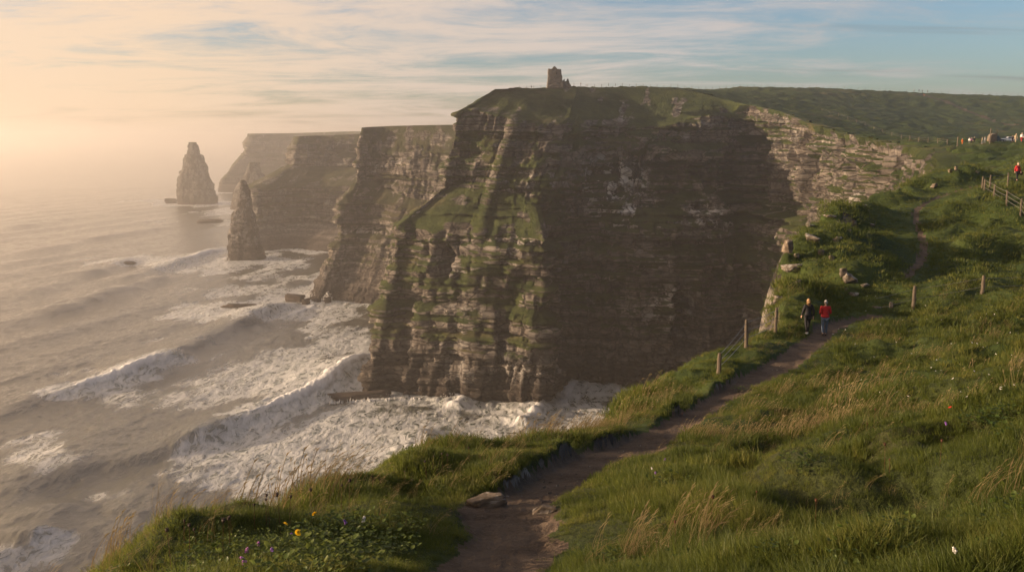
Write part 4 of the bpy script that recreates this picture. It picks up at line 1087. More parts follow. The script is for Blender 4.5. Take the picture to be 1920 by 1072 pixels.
# ------------------------------------------------------------------ boulders of the slope and the path
_q0 = np.array([0, 0, EYE])
def place_rock(px_, py_, w_px, h_px, label, mat=None, seed=0, rz=None, cat='boulder', name='boulder', sink=0.25, tilt=(0, 0), dk=0.8, group='boulders on the grassy slope'):
    p = hit(px_, py_); d = project(p)[2]; m = d / F
    k_ = 0.84 if p.y > 15 else 1.0
    sx, sz = k_ * w_px * m / 2, max(k_ * h_px * m / 2, 0.03)
    sx = max(sx, 0.05)
    o = rock_mesh(name, sx, sx * dk, sz, seed + 200, mat or M_stone)
    o.location = p + Vector((0, sx * dk * 0.3, sz * (1 - 2 * sink)))
    o.rotation_euler = (tilt[0], tilt[1], rz if rz is not None else (seed * 0.7) % 0.8 - 0.4)
    return tag(o, label, cat, group)
RK = [
    (1525, 452, 36, 20, 'flat pale lichen-topped slab jutting from the upper nose of the slope', M_stone, 0.30, 1.2),
    (1478, 470, 26, 30, 'big square tan boulder at the very edge of the nose', M_tan, 0.2, 0.9),
    (1486, 505, 48, 18, 'wide white-crusted ledge of rock below the square tan boulder', M_stone, 0.25, 1.0),
    (1494, 482, 14, 12, 'small grey boulder tucked behind the white-crusted ledge', M_stone, 0.2, 0.8),
    (1462, 566, 28, 20, 'dark overhanging rock at the edge left of the two walkers', M_stone, 0.25, 0.9),
    (1595, 528, 34, 26, 'largest pale block halfway up the slope above the red-jacketed walker', M_stone, 0.2, 0.9),
    (1582, 520, 18, 22, 'grey boulder leaning on the left of the largest pale block', M_stone, 0.25, 0.8),
    (1582, 545, 20, 12, 'cracked tan stone directly under the largest pale block', M_tan, 0.3, 0.8),
    (1601, 556, 22, 9, 'low grey slab in the grass right under the largest pale block', M_stone, 0.3, 0.9),
    (1622, 536, 22, 8, 'thin flat stone right of the largest pale block', M_stone, 0.3, 0.8),
    (1541, 478, 16, 16, 'tan boulder showing under turf in the middle of the nose', M_tan, 0.3, 0.8),
    (1568, 456, 14, 24, 'upright tan rock face breaking through the turf of the nose', M_tan, 0.3, 0.7),
    (1573, 448, 14, 8, 'white-topped stone crowning the upright tan rock face', M_stone, 0.25, 0.8),
    (1600, 424, 16, 14, 'rounded tan boulder high on the nose near the skyline', M_tan, 0.25, 0.8),
    (1592, 434, 10, 7, 'small white stone just below the rounded tan boulder', M_stone, 0.25, 0.8),
    (1636, 425, 13, 6, 'small flat grey stone alone in the upper turf', M_stone, 0.3, 0.8),
    (1597, 470, 11, 10, 'small brown boulder alone in the middle of the turf', M_tan, 0.25, 0.8),
    (1560, 488, 14, 18, 'tan rock beside the bare earth scar on the nose', M_tan, 0.3, 0.7),
    (1520, 424, 18, 6, 'thin grey slab on the skyline of the nose, left of the dark-topped one', M_stone, 0.3, 0.9),
    (1558, 408, 30, 7, 'long thin slab lying along the skyline of the nose', M_stone, 0.3, 0.9),
    (1622, 388, 11, 9, 'dark-topped stone standing on the skyline of the nose', M_stone, 0.25, 0.8),
    (1643, 577, 20, 6, 'long white stone lying aslant on the slope by the wire fence', M_tan, 0.3, 0.5),
    (1671, 575, 10, 14, 'narrow white stone right of the long white stone', M_stone, 0.2, 0.7),
    (1497, 528, 13, 8, 'small white-spotted rock in the turf above the walkers', M_stone, 0.3, 0.8),
    (1752, 352, 16, 12, 'pale block at the foot of the far turf bank', M_tan, 0.2, 0.7),
    (1782, 323, 10, 9, 'tan stone under the overhanging turf of the far bank', M_tan, 0.2, 0.8),
    (1793, 322, 8, 10, 'narrow tan stone right of the one under the overhang', M_tan, 0.2, 0.8),
    (1833, 325, 9, 8, 'lone white stone on the far turf bank above the path', M_stone, 0.2, 0.8),
]
for i, (a_, b_, w_, h_, lab, mt, sk, dk) in enumerate(RK):
    place_rock(a_, b_, w_, h_, lab, mt, i, None, 'boulder', 'boulder', sk + 0.10, (0.05 * math.sin(i * 2.1), 0.10 * math.cos(i * 1.7)), dk)
place_rock(912, 950, 74, 34, 'long pale flat stone tilted up at the left edge of the path', M_tan, 60, 0.30, 'stone', 'stone', 0.42, (0.12, -0.16), 0.5, 'stones set in the foreground path')
place_rock(1022, 962, 48, 24, 'low worn stone half buried in the middle of the path', M_tan, 61, -0.1, 'stone', 'stone', 0.46, (0.05, 0.06), 0.6, 'stones set in the foreground path')
pr = random.Random(12)
pebble0 = None
for i in range(90):
    pl, w = PATHS[0]; k = int(10 + 30 * pr.random() ** 1.3); q = pl[k]; ox = pr.uniform(-0.42, 0.42)
    x, y = q[0] + ox, q[1] + pr.uniform(-0.2, 0.2)
    if pebble0 is None:
        o = pebble0 = rock_mesh('pebble', 0.03, 0.024, 0.017, 77, M_stone, 14, 0.05, 1)
    else:
        o = pebble0.copy(); COL.objects.link(o)
    s_ = pr.uniform(0.3, 1.0); o.scale = (s_, s_, s_); o.rotation_euler = (0, 0, pr.uniform(0, 6))
    o.location = (x, y, on_land(x, y) + 0.004)
    tag(o, 'small loose pebble lying on the trodden earth path', 'pebble', 'pebbles on the path')

# ------------------------------------------------------------------ rocks in the sea
def sea_rock(px_, py_, w_px, h_px, label, seed, dk=0.6, mat=None, tilt=0.0):
    p = Vector(sea(px_, py_)); m = project(p)[2] / F
    sx, sz = w_px * m / 2, h_px * m / 2 + 1.0
    o = rock_mesh('sea_rock', sx, sx * dk, sz, seed + 400, mat or M_wet, 26, 0.10, 3)
    o.location = p + Vector((0, 0, sz * 0.35)); o.rotation_euler = (0, tilt, 0.2 * math.sin(seed))
    return tag(o, label, 'sea rock', 'rocks awash in the sea')
sea_rock(321, 381, 22, 11, 'small rock at the left foot of the broad blunt sea stack', 1, 0.9)
sea_rock(393, 416, 48, 6, 'long flat reef awash between the broad stack and the slender one', 2, 0.9)
sea_rock(430, 359, 14, 5, 'tiny faint rock off the farthest headland', 3, 0.9)
sea_rock(446, 579, 66, 12, 'flat brown reef in white water left of the second headland', 4, 0.45, None, 0.03)
sea_rock(555, 566, 40, 16, 'dark rock in breaking surf at the foot of the second headland', 5, 0.6)
sea_rock(574, 571, 16, 14, 'small dark rock right of the surf-beaten one', 6, 0.8)
sea_rock(616, 568, 14, 14, 'small dark rock in spray against the second headland', 7, 0.8)
sea_rock(222, 496, 56, 4, 'faint low reef under foam left of the slender stack', 8, 0.6)
sea_rock(668, 746, 120, 9, 'low flat rock shelf at the corner of the big headland, streaming with water', 9, 0.22, None, -0.03)

# white water pouring off the shelf and bursting against the rocks
mfo = bpy.data.materials.new('white_water'); t = NT(mfo); p = t.pos()
t.out(t.pbsdf(t.ramp(t.noise(p, 0.8, 6, 0.7), [(0.3, (0.5, 0.5, 0.48)), (0.7, (0.72, 0.71, 0.69))]), 0.7, t.bump(t.noise(p, 1.5, 6, 0.7), 0.8, 0.5), 0.2).outputs[0])
def burst(px_, py_, w_px, h_px, seed, n=60, lean=0.2):
    r = random.Random(seed); bm = bmesh.new(); p = Vector(sea(px_, py_)); m = project(p)[2] / F
    W, H = w_px * m, h_px * m
    for _ in range(n):
        k = r.gauss(0, 0.3); hgt = H * max(0.05, (1 - abs(k) * 1.3)) * r.random() ** 0.8
        s = r.uniform(0.22, 0.7) * (1 - 0.5 * hgt / H) * min(1.0, H / 9)
        mt = Matrix.Translation((k * W * (0.7 + 0.5 * hgt / H) + lean * hgt, r.gauss(0, 0.15) * W, hgt)) @ Matrix.Rotation(r.uniform(0, 3), 4, Vector((r.random(), r.random(), 1))) @ Matrix.Diagonal((s, s * r.uniform(0.6, 1), s * r.uniform(0.8, 1.7), 1))
        bmesh.ops.create_icosphere(bm, subdivisions=1, radius=1.0, matrix=mt)
    o = bm_obj('spray', bm, mfo, None, True); o.location = p
    return tag(o, None, None, None, 'stuff')
for i, b in enumerate([(612, 566, 20, 22), (578, 560, 30, 20), (788, 738, 16, 24), (842, 748, 40, 18), (990, 752, 40, 12), (720, 745, 30, 10), (1070, 722, 24, 12), (425, 489, 20, 9), (1180, 735, 40, 6), (640, 570, 60, 8), (560, 486, 60, 6)]):
    tag(burst(*b, i, int(40 + b[2] * 2.2)), ['white spray against the dark rock below the second headland', 'spray bursting over the rocks left of the second headland', 'tall splash of spray at the foot of the big headland', 'white surge of spray below the middle of the big headland', 'spray at the right foot of the headland nose', 'low spray along the streaming rock shelf', 'spray in the dark gully of the bay', 'spray round the foot of the slender stack', 'low spray under the back wall of the bay', 'low spray along the base of the second headland', 'low spray along the base of the third headland'][i], 'spray')
# little falls running off the shelf
bm = bmesh.new(); r = random.Random(5)
for i in range(70):
    px_ = r.uniform(618, 790) ; p = Vector(sea(px_, 753 - 0.02 * (px_ - 618))); m = project(p)[2] / F
    w = r.uniform(0.3, 1.3); h = r.uniform(0.8, 2.6) * (0.5 + 0.5 * abs(math.sin(px_ * 0.07))); y = p.y - r.uniform(0.0, 1.4)
    x = p.x; n = 7; pa = []
    for k in range(n):
        u = k / (n - 1); pa.append((x + r.gauss(0, 0.12), y - 1.1 * u ** 2 + 0.8, h * (1 - u) - 0.6))
    tube_into(bm, pa, [w * (0.12 + 0.55 * (k / n) ** 0.7) for k in range(n)], 6)
tag(bm_obj('water_streams', bm, mfo, None, True), 'thin white streams running off the rock shelf beside the big headland', 'white water', kind='stuff')

# ------------------------------------------------------------------ fences
def post_mesh(name, h, r_, seed, parent, base, lean=(0, 0), mat=None, seg=9):
    bm = bmesh.new(); q = random.Random(seed); n = 6
    tube_into(bm, [(lean[0] * h * k / n + q.gauss(0, r_ * 0.06), lean[1] * h * k / n + q.gauss(0, r_ * 0.06), -0.3 + (h + 0.3) * k / n) for k in range(n + 1)],
              [r_ * (1.05 - 0.10 * k / n) * q.uniform(0.95, 1.05) for k in range(n)] + [r_ * 0.72], seg)
    o = bm_obj(name, bm, mat or M_wood, parent, False); o.location = base; return o

def fence(label, spots, cat='fence', r_=0.065, wires=(0.9, 0.62, 0.34), wr=0.006, group=None, ends=(None, None), seg=9, share=False, sag=0.06):
    """spots: (world base, post height, lean)"""
    root = empty('wire_fence', spots[0][0]); o0 = Vector(spots[0][0]); first = None
    for i, (b, h, ln) in enumerate(spots):
        if share and first is not None:
            o = first.copy(); COL.objects.link(o); o.parent = root; o.location = Vector(b) - o0
            o.rotation_euler = (0.05 * math.sin(i * 3.3), 0.05 * math.cos(i * 2.2), i); o.scale = (1, 1, h / spots[0][1])
        else:
            o = post_mesh('post', h, r_, i + 3, root, Vector(b) - o0, ln, None, seg); first = first or o
    pts = [(Vector(b), h, Vector((ln[0], ln[1], 1))) for b, h, ln in spots]
    for e, at0 in ((ends[0], True), (ends[1], False)):
        if e is not None:
            pts = [(Vector(e), spots[0][1], Vector((0, 0, 1)))] + pts if at0 else pts + [(Vector(e), spots[-1][1], Vector((0, 0, 1)))]
    for wv_ in wires:
        bm = bmesh.new()
        for (a, ha, la), (b, hb, lb) in zip(pts, pts[1:]):
            A = a + la * ha * wv_; B = b + lb * hb * wv_; L = (B - A).length
            tube_into(bm, [A.lerp(B, k / 6) - o0 - Vector((0, 0, sag * L / 8 * 4 * (k / 6) * (1 - k / 6))) for k in range(7)], [wr] * 7, 5, False)
        bm_obj('wire', bm, M_wire, root, True)
    return tag(root, label, cat, group)

def P(px_, py_): return hit(px_, py_)
f1 = [(P(1347, 702), 0.75, (0.02, 0)), (P(1399, 652), 1.15, (-0.03, 0)), (P(1453, 626), 1.25, (0.02, 0))]
f1 = [(Vector((b.x, b.y, on_land(b.x, b.y))), h, l) for b, h, l in f1]
fence('short three-post wire fence along the cliff edge before the two walkers', f1, group='wire fences near the path', r_=0.075, wr=0.011)
f2 = [(P(1712, 580), 1.3, (0.0, 0)), (P(1841, 552), 1.1, (0.02, 0))]
e2 = P(1640, 596); e3 = Vector((f2[1][0].x + 9, f2[1][0].y + 5, 0)); e3.z = on_land(e3.x, e3.y)
fence('two-post slack wire fence crossing the grass right of the two walkers', f2, group='wire fences near the path', r_=0.10, wr=0.010, ends=(e2, e3), wires=(0.85, 0.4))
f3 = [(P(1845, 361), 1.2, (0, 0)), (P(1863, 372), 1.25, (0.02, 0)), (P(1887, 385), 1.3, (-0.02, 0)), (P(1913, 406), 1.3, (0.0, 0))]
d3 = f3[3][0] - f3[2][0]; f3.append((f3[3][0] + d3, 1.3, (0, 0)))
f3[4] = (Vector((f3[4][0].x, f3[4][0].y, on_land(f3[4][0].x, f3[4][0].y))), 1.3, (0, 0))
fence('wire fence of pale posts stepping down the hillside on the right', f3, group='wire fences near the path', r_=0.08, wr=0.012)
f4 = [(P(1841, 356), 1.1, (0.02, 0)), (P(1856, 351), 1.1, (0, 0)), (P(1889, 349), 1.3, (0, 0))]
fence('short wire fence beside the upper path near the red-jacketed hiker', f4, group='wire fences near the path', r_=0.08, wr=0.012)

def sky_point(px_, y0, y1):
    """ground spot on the skyline along one direction"""
    Y = np.linspace(y0, y1, 500); q = (px_ - 960) / F / CP
    best = None
    X = q * Y * 1.0
    for _ in range(2):
        Z = ground_z(X, Y); u, v, d = project(np.stack([X, Y, Z], 1)); X = X * (px_ - 960) / np.where(np.abs(u - 960) < 1e-3, 1e-3, u - 960) if abs(px_ - 960) > 3 else X
    Z = ground_z(X, Y); u, v, d = project(np.stack([X, Y, Z], 1)); j = int(np.argmin(v))
    return Vector((X[j], Y[j], Z[j]))
sk = [(sky_point(x, 470, 760), 1.25, (0, 0)) for x in range(1076, 1930, 13)]
fence('long thin wire fence along the whole skyline of the headland right of the ruin', sk, r_=0.10, wires=(0.8,), wr=0.02, group='distant fences on the plateau', seg=5, share=True, sag=0.0)
rimv = [Vector(PH[i, -2]) for i in range(PH.shape[0])]
ru, rv, rd = project(np.array([v[:] for v in rimv]))
sk2 = []
for x in range(936, 1026, 13):
    j = int(np.argmin(np.abs(ru - x) + np.where(np.array([v.y for v in rimv]) > 500, 1e3, 0))); sk2.append((rimv[j] + Vector((0, 1.0, 0)), 1.3, (0, 0)))
fence('thin wire fence on the clifftop left of the ruin', sk2, r_=0.10, wires=(0.8,), wr=0.02, group='distant fences on the plateau', seg=5, share=True, sag=0.0)
rp = [(1540, 208), (1556, 213), (1572, 218), (1590, 224), (1606, 230), (1622, 237), (1638, 243), (1655, 249), (1672, 255), (1690, 261), (1706, 263), (1722, 265), (1740, 267), (1758, 269), (1776, 271)]
fence('pale-posted wire fence following the plateau above the sunlit bay wall', [(P(x, y), 1.25, (0, 0)) for x, y in rp], r_=0.09, wires=(0.85, 0.45), wr=0.014, group='distant fences on the plateau', seg=6, share=True, sag=0.0)
ap = [(768, 405, 1.6), (776, 403, 1.4), (782, 397, 2.2), (786, 392, 1.8), (790, 388, 2.2), (801, 386, 1.9)]
fence('tiny fence of leaning posts on the outer lip of the green ledge', [(hit_rock(x, y) + Vector((0, 0.6, 0)), h, (0.05 * math.sin(i * 2.0), 0)) for i, (x, y, h) in enumerate(ap)], r_=0.14, wires=(0.85,), wr=0.03, group='distant fences on the plateau', seg=6, sag=0.0)
sp = empty('sign_post', hit_rock(794, 387)); post_mesh('post', 4.2, 0.13, 5, sp, (0, 0, 0)); bm = bmesh.new()
bmesh.ops.create_cube(bm, size=1, matrix=Matrix.Translation((0, -0.15, 4.4)) @ Matrix.Diagonal((0.75, 0.1, 1.6, 1))); bmesh.ops.bevel(bm, geom=bm.edges[:], offset=0.03, segments=1, affect='EDGES')
bm_obj('board', bm, M_black, sp); tag(sp, 'tall dark-topped post rising from the fence on the green ledge', 'signpost')
for x, y, h, lab in ((1795, 275, 2.2, 'stout dark wooden post at the rim left of the orange hiker'), (1856, 268, 3.6, 'tall thin dark pole beside the parked vehicles')):
    b = P(x, y); tag(post_mesh('post', h, 0.14, 9, None, b), lab, 'post')

# ------------------------------------------------------------------ ruined tower
def masonry(name, pts_top, w, d, seed, parent, loc, nx=26, ny=10, nz_=30):
    """box wall with an uneven broken top; pts_top: (x fraction, height)"""
    V = []; Fs = []; xs = np.linspace(-w / 2, w / 2, nx); tx = [p[0] * w - w / 2 for p in pts_top]; tz = [p[1] for p in pts_top]
    bm = bmesh.new(); per = [(x, -d / 2) for x in xs] + [(w / 2, y) for y in np.linspace(-d / 2, d / 2, ny)[1:]] + [(x, d / 2) for x in xs[::-1][1:]] + [(-w / 2, y) for y in np.linspace(d / 2, -d / 2, ny)[1:-1]]
    rings = []
    for k in range(nz_):
        u = k / (nz_ - 1); ring = []
        for (x, y) in per:
            h = float(np.interp(x, tx, tz)) + 0.15 * float(vn([x * 1.3 + seed], [y * 1.3], seed=seed)[0])
            z = -0.8 + (h + 0.8) * u
            j = float(vn([x * 0.9 + seed * 2], [y * 0.9], [z * 1.5], seed=seed + 1)[0]) * 0.16 + float(vn([np.floor(x * 1.6 + y)], [np.floor(z * 2.2)], seed=seed + 2)[0]) * 0.08
            bt = 1 + 0.05 * (1 - u)
            ring.append(bm.verts.new((x * bt + (j if abs(abs(x) - w / 2) < 1e-6 else 0) * np.sign(x), y * bt + (j if abs(abs(y) - d / 2) < 1e-6 else 0) * np.sign(y), z)))
        rings.append(ring)
    n = len(per)
    for a, b in zip(rings, rings[1:]):
        for k in range(n): bm.faces.new((a[k], a[(k + 1) % n], b[(k + 1) % n], b[k]))
    t_ = rings[-1]; front = t_[:nx]; back = t_[nx + ny - 2: nx + ny - 2 + nx]   # bridge front to back over the top
    for k in range(nx - 1):
        bm.faces.new((front[k], front[k + 1], back[nx - 2 - k], back[nx - 1 - k]))
    bmesh.ops.recalc_face_normals(bm, faces=bm.faces[:])
    o = bm_obj(name, bm, M_ruin, parent, False); o.location = loc; return o
tb = sky_point(1041, 440, 520); um = project(tb)[2] / F
tb.z -= 0.2
tower = empty('ruined_tower', tb)
masonry('keep', [(0, 31.5 * um), (0.45, 32 * um), (0.9, 31 * um), (0.93, 29 * um), (0.95, 20 * um), (1, 18.5 * um)], 26 * um, 7.0, 3, tower, (0, 3.5, 0))
masonry('broken_parapet', [(0, 3 * um), (0.3, 5.6 * um), (0.6, 5.0 * um), (1, 2 * um)], 8 * um, 2.2, 5, tower, (-1.0 * um, 2.2, 31 * um), 10, 5, 8)
masonry('plinth', [(0, 8.5 * um), (0.3, 9.5 * um), (0.7, 9 * um), (1, 10 * um)], 28.5 * um, 8.2, 15, tower, (0, 3.6, 0), 26, 10, 12)
masonry('annex_wall', [(0, 11 * um), (0.2, 10 * um), (0.28, 14 * um), (0.33, 14 * um), (0.36, 9 * um), (0.55, 9.5 * um), (0.62, 13.5 * um), (0.72, 13.8 * um), (0.78, 11 * um), (0.86, 6 * um), (1, 1.5 * um)], 18 * um, 3.5, 8, tower, (21.0 * um, 4.0, 0), 40, 6, 18)
bm = bmesh.new(); bmesh.ops.create_cube(bm, size=1, matrix=Matrix.Translation((2.0 * um, -0.42, 6.2)) @ Matrix.Diagonal((0.5, 0.5, 1.3, 1)))
bmesh.ops.bevel(bm, geom=bm.edges[:], offset=0.05, segments=1, affect='EDGES'); bm_obj('window', bm, M_black, tower)
tag(tower, 'dark square ruined tower with broken annex walls on the headland skyline', 'tower')
# ------------------------------------------------------------------ people
def skin_mesh(name, chains, mat, parent=None, sub=1, extra=None):
    """chains: lists of (x, y, z, r); the first point of a chain that equals an existing one is shared"""
    V = []; Rr = []; E = []; key = {}
    for ch in chains:
        prev = None
        for (x, y, z, r) in ch:
            k = (round(x, 4), round(y, 4), round(z, 4))
            if k not in key:
                key[k] = len(V); V.append((x, y, z)); Rr.append(r)
            i = key[k]
            if prev is not None and prev != i: E.append((prev, i))
            prev = i
    me = bpy.data.meshes.new(name); me.from_pydata(V, E, [])
    o = bpy.data.objects.new(name, me); COL.objects.link(o)
    o.modifiers.new('skin', 'SKIN').use_smooth_shade = True
    for i, sv in enumerate(me.skin_vertices[0].data):
        sv.radius = Rr[i] if isinstance(Rr[i], tuple) else (Rr[i], Rr[i]); sv.use_root = (i == 0)
    ss = o.modifiers.new('sub', 'SUBSURF'); ss.levels = sub; ss.render_levels = sub
    dg = bpy.context.evaluated_depsgraph_get(); me2 = bpy.data.meshes.new_from_object(o.evaluated_get(dg))
    bpy.data.objects.remove(o); bpy.data.meshes.remove(me)
    bm = bmesh.new(); bm.from_mesh(me2); bpy.data.meshes.remove(me2)
    if extra: extra(bm)
    for f_ in bm.faces: f_.smooth = True
    me = bpy.data.meshes.new(name); bm.to_mesh(me); bm.free(); me.materials.append(mat)
    return link(bpy.data.objects.new(name, me), parent)

def head_into(bm, c, turn=0.0):
    """skull with brow, nose, mouth and ears; faces +Y (the way the walker goes)"""
    M = Matrix.Translation(c) @ Matrix.Rotation(turn, 4, 'Z')
    res = bmesh.ops.create_uvsphere(bm, u_segments=20, v_segments=14, radius=1.0)
    for v in res['verts']:
        x, y, z = v.co; w = 0.076 * (1 - 0.22 * max(0, -z)); l = 0.098
        q = Vector((x * w, y * l, z * 0.118))
        if y > 0.6 and abs(x) < 0.25 and -0.35 < z < 0.15: q.y += 0.020 * (1 - abs(x) * 4)          # nose
        if y > 0.5 and 0.1 < z < 0.3 and 0.2 < abs(x) < 0.6: q.y -= 0.008                               # eye sockets
        if y > 0.5 and -0.62 < z < -0.42 and abs(x) < 0.35: q.y += 0.006                               # lips
        v.co = M @ q
    for s in (-1, 1):
        bmesh.ops.create_uvsphere(bm, u_segments=8, v_segments=6, radius=1.0, matrix=M @ Matrix.Translation((s * 0.078, -0.005, -0.005)) @ Matrix.Diagonal((0.012, 0.022, 0.034, 1)))
        bmesh.ops.create_uvsphere(bm, u_segments=8, v_segments=6, radius=0.011, matrix=M @ Matrix.Translation((s * 0.030, 0.082, 0.018)))

def hand_chains(w, d, s):
    """palm and five curled fingers hanging below the wrist w, in direction d"""
    w = Vector(w); d = Vector(d).normalized(); f = Vector((0, 1, 0)); f = (f - d * f.dot(d)).normalized(); inn = Vector((-s, 0, 0))
    out = []; palm = w + d * 0.05; out.append([(*w, 0.024), (*palm, (0.036))])
    for k, (o_, L) in enumerate(((0.030, 0.070), (0.011, 0.080), (-0.010, 0.074), (-0.029, 0.058))):
        a = palm + d * 0.035 + f * o_; b = a + d * L * 0.5 + inn * 0.008; c = b + d * L * 0.4 + inn * 0.022
        out.append([(*palm, 0.036), (*a, 0.010), (*b, 0.009), (*c, 0.0075)])
    a = palm - d * 0.015 + f * 0.036; b = a + f * 0.022 + d * 0.028 + inn * 0.008; c = b + d * 0.028 + f * 0.004
    out.append([(*palm, 0.036), (*a, 0.013), (*b, 0.0105), (*c, 0.009)])
    return out

def make_person(loc, rz, label, top, legs, hair, shoe, stride=0.16, arm=0.14, long_hair=False, coat=0.0, turn=0.0, group=None, scale=1.0, bent=0.0, slim=1.0):
    hip, knee, ank = 0.92, 0.50, 0.09
    Lf = {}
    for s in (-1, 1):
        sw = stride * s
        lift = 0.05 if s < 0 else 0.0
        Lf[s] = [(0.095 * s, 0, hip), (0.10 * s, sw * 0.55 + 0.03, knee + 0.01), (0.095 * s, sw - (0.04 if s < 0 else 0), ank + lift)]
    sh = (0.185 * slim, 0.0, 1.42)
    A = {}
    for s in (-1, 1):
        sw = -arm * s
        if bent: A[s] = [(sh[0] * s, 0, 1.42), (0.245 * s, -0.03, 1.14), (0.16 * s, 0.20, 1.10)]
        else: A[s] = [(sh[0] * s, 0, 1.42), (0.235 * s, sw * 0.5 - 0.02, 1.14), (0.245 * s, sw + 0.05, 0.90)]
    root_chain = [(0, 0, 0.96, 0.13), (0, 0, 1.10, 0.115), (0, 0.0, 1.30, 0.125), (0, -0.005, 1.44, 0.075), (0, 0.01, 1.52, 0.052), (0, 0.02, 1.58, 0.05)]
    ch = [root_chain]
    for s in (-1, 1):
        ch.append([(0, 0, 0.96, 0.13), (*Lf[s][0], 0.085), (*Lf[s][1], 0.055), (*Lf[s][2], 0.038), (Lf[s][2][0], Lf[s][2][1] + 0.12, Lf[s][2][2] - 0.05, 0.03)])
        ch.append([(0, 0.0, 1.30, 0.125), (*A[s][0], 0.055), (*A[s][1], 0.040), (*A[s][2], 0.027)])
        d = Vector(A[s][2]) - Vector(A[s][1])
        hc = hand_chains(A[s][2], d, s); hc[0][0] = (*A[s][2], 0.027); ch += hc
    body = skin_mesh('person', ch, M_skin, None, 1, lambda bm: head_into(bm, (0, 0.025, 1.655), turn))
    body.location = loc; body.rotation_euler = (0, 0, rz); body.scale = (scale,) * 3
    tag(body, label, 'person', group)
    low = 0.90 - coat
    jc = [[(0, 0, 1.12, (0.175 * slim, 0.135)), (0, 0, 1.30, (0.18 * slim, 0.135)), (0, -0.005, 1.45, (0.10, 0.085)), (0, 0.005, 1.51, 0.066)],
          [(0, 0, 1.12, 0.15), (0, 0, 0.98, (0.185 * slim, 0.145)), (0, 0, low, (0.19 * slim, 0.15))]]
    for s in (-1, 1):
        e = Vector(A[s][2]).lerp(Vector(A[s][1]), 0.08)
        jc.append([(0, 0, 1.30, 0.18), (*A[s][0], 0.085), (*A[s][1], 0.064), (*e, 0.048)])
    jk = skin_mesh('jacket', jc, top, body, 2)
    tc = []
    for s in (-1, 1):
        tc.append([(0, 0, 0.95, (0.155 * slim, 0.125)), (Lf[s][0][0], 0, hip - 0.06, 0.10), (*Lf[s][1], 0.070), (Lf[s][2][0], Lf[s][2][1], Lf[s][2][2] + 0.02, 0.056)])
    skin_mesh('trousers', tc, legs, body, 2)
    for s in (-1, 1):
        x, y, z = Lf[s][2]; bm = bmesh.new()
        bmesh.ops.create_uvsphere(bm, u_segments=14, v_segments=10, radius=1.0)
        for v in bm.verts:
            q = v.co.copy(); q.x *= 0.048 * (1 + 0.12 * q.y); q.y *= 0.135; q.z = q.z * (0.055 if v.co.y < 0 else 0.04); q.z = max(q.z, -0.032)
            v.co = q + Vector((x, y + 0.05, z - 0.055 + (0.01 if s < 0 else 0)))
        bm_obj('shoe', bm, shoe, body, True)
    bm = bmesh.new(); bmesh.ops.create_uvsphere(bm, u_segments=20, v_segments=14, radius=1.0)
    kill = [v for v in bm.verts if v.co.z < (-0.55 if v.co.y < 0.2 else 0.35)]
    bmesh.ops.delete(bm, geom=kill, context='VERTS')
    for v in bm.verts:
        q = v.co; n = 1 + 0.05 * math.sin(q.x * 9 + q.z * 7) ; v.co = Vector((q.x * 0.081 * n, q.y * 0.102 * n - 0.004, q.z * 0.121))
        v.co = Matrix.Rotation(turn, 3, 'Z') @ v.co + Vector((0, 0.025, 1.662))
    if long_hair:
        for i in range(15):
            a = math.pi * (1.05 + 0.9 * i / 14); x, y = 0.082 * math.cos(a), 0.10 * math.sin(a)
            tube_into(bm, [(x, y + 0.02, 1.68), (x * 1.1, y * 1.05 + 0.015, 1.60), (x * 1.05, y * 1.08 + 0.01, 1.52), (x * 0.9, y * 1.15, 1.44 + 0.02 * math.sin(i * 2))], [0.024, 0.026, 0.024, 0.010], 7)
    bmesh.ops.solidify(bm, geom=bm.faces[:], thickness=0.006)
    bm_obj('hair', bm, hair, body, True)
    return body

def face(loc, tx, ty):  # turn so the figure's +Y looks towards (tx, ty)
    return math.atan2(-(tx - loc[0]), ty - loc[1])
pa = hit(1513, 627); pb = hit(1545, 630)
pa.z = on_land(pa.x, pa.y); pb.z = on_land(pb.x, pb.y)
hA = 1.70
make_person(pa, R(4), 'person in black coat and black trousers with shoulder-length blond hair, walking away', M_black, M_black, M_blond, M_wshoe, 0.15, 0.12, True, 0.10, 0.3, 'walkers on the path', 1.0, 0.0, 0.97)
make_person(pb, R(-6), 'person in red jacket and blue jeans with short white hair, walking away', M_red, M_denim, M_whair, M_shoe, 0.10, 0.06, False, 0.02, 0.0, 'walkers on the path', 1.0, 0.9, 1.05)
pc = hit(1906, 340)
hiker = make_person(pc, R(190), 'person in red jacket and dark trousers walking down the upper path carrying a dark bag', M_red, M_black, M_whair, M_shoe, 0.12, 0.10, False, 0.05, 0.0, 'walkers on the path', 1.05)
bm = bmesh.new(); bmesh.ops.create_cube(bm, size=1, matrix=Matrix.Diagonal((0.34, 0.18, 0.36, 1))); bmesh.ops.bevel(bm, geom=bm.edges[:], offset=0.06, segments=3, affect='EDGES')
for s in (-0.09, 0.09): tube_into(bm, [(s, 0.0, 0.17), (s * 0.8, 0.02, 0.27), (0, 0.02, 0.31)], [0.012] * 3, 6)
bag = bm_obj('bag', bm, M_black, None, True); bag.location = pc + Vector((0.36, -0.06, 0.78)); tag(bag, 'dark bag hanging at the red-jacketed hiker\'s side on the upper path', 'bag')

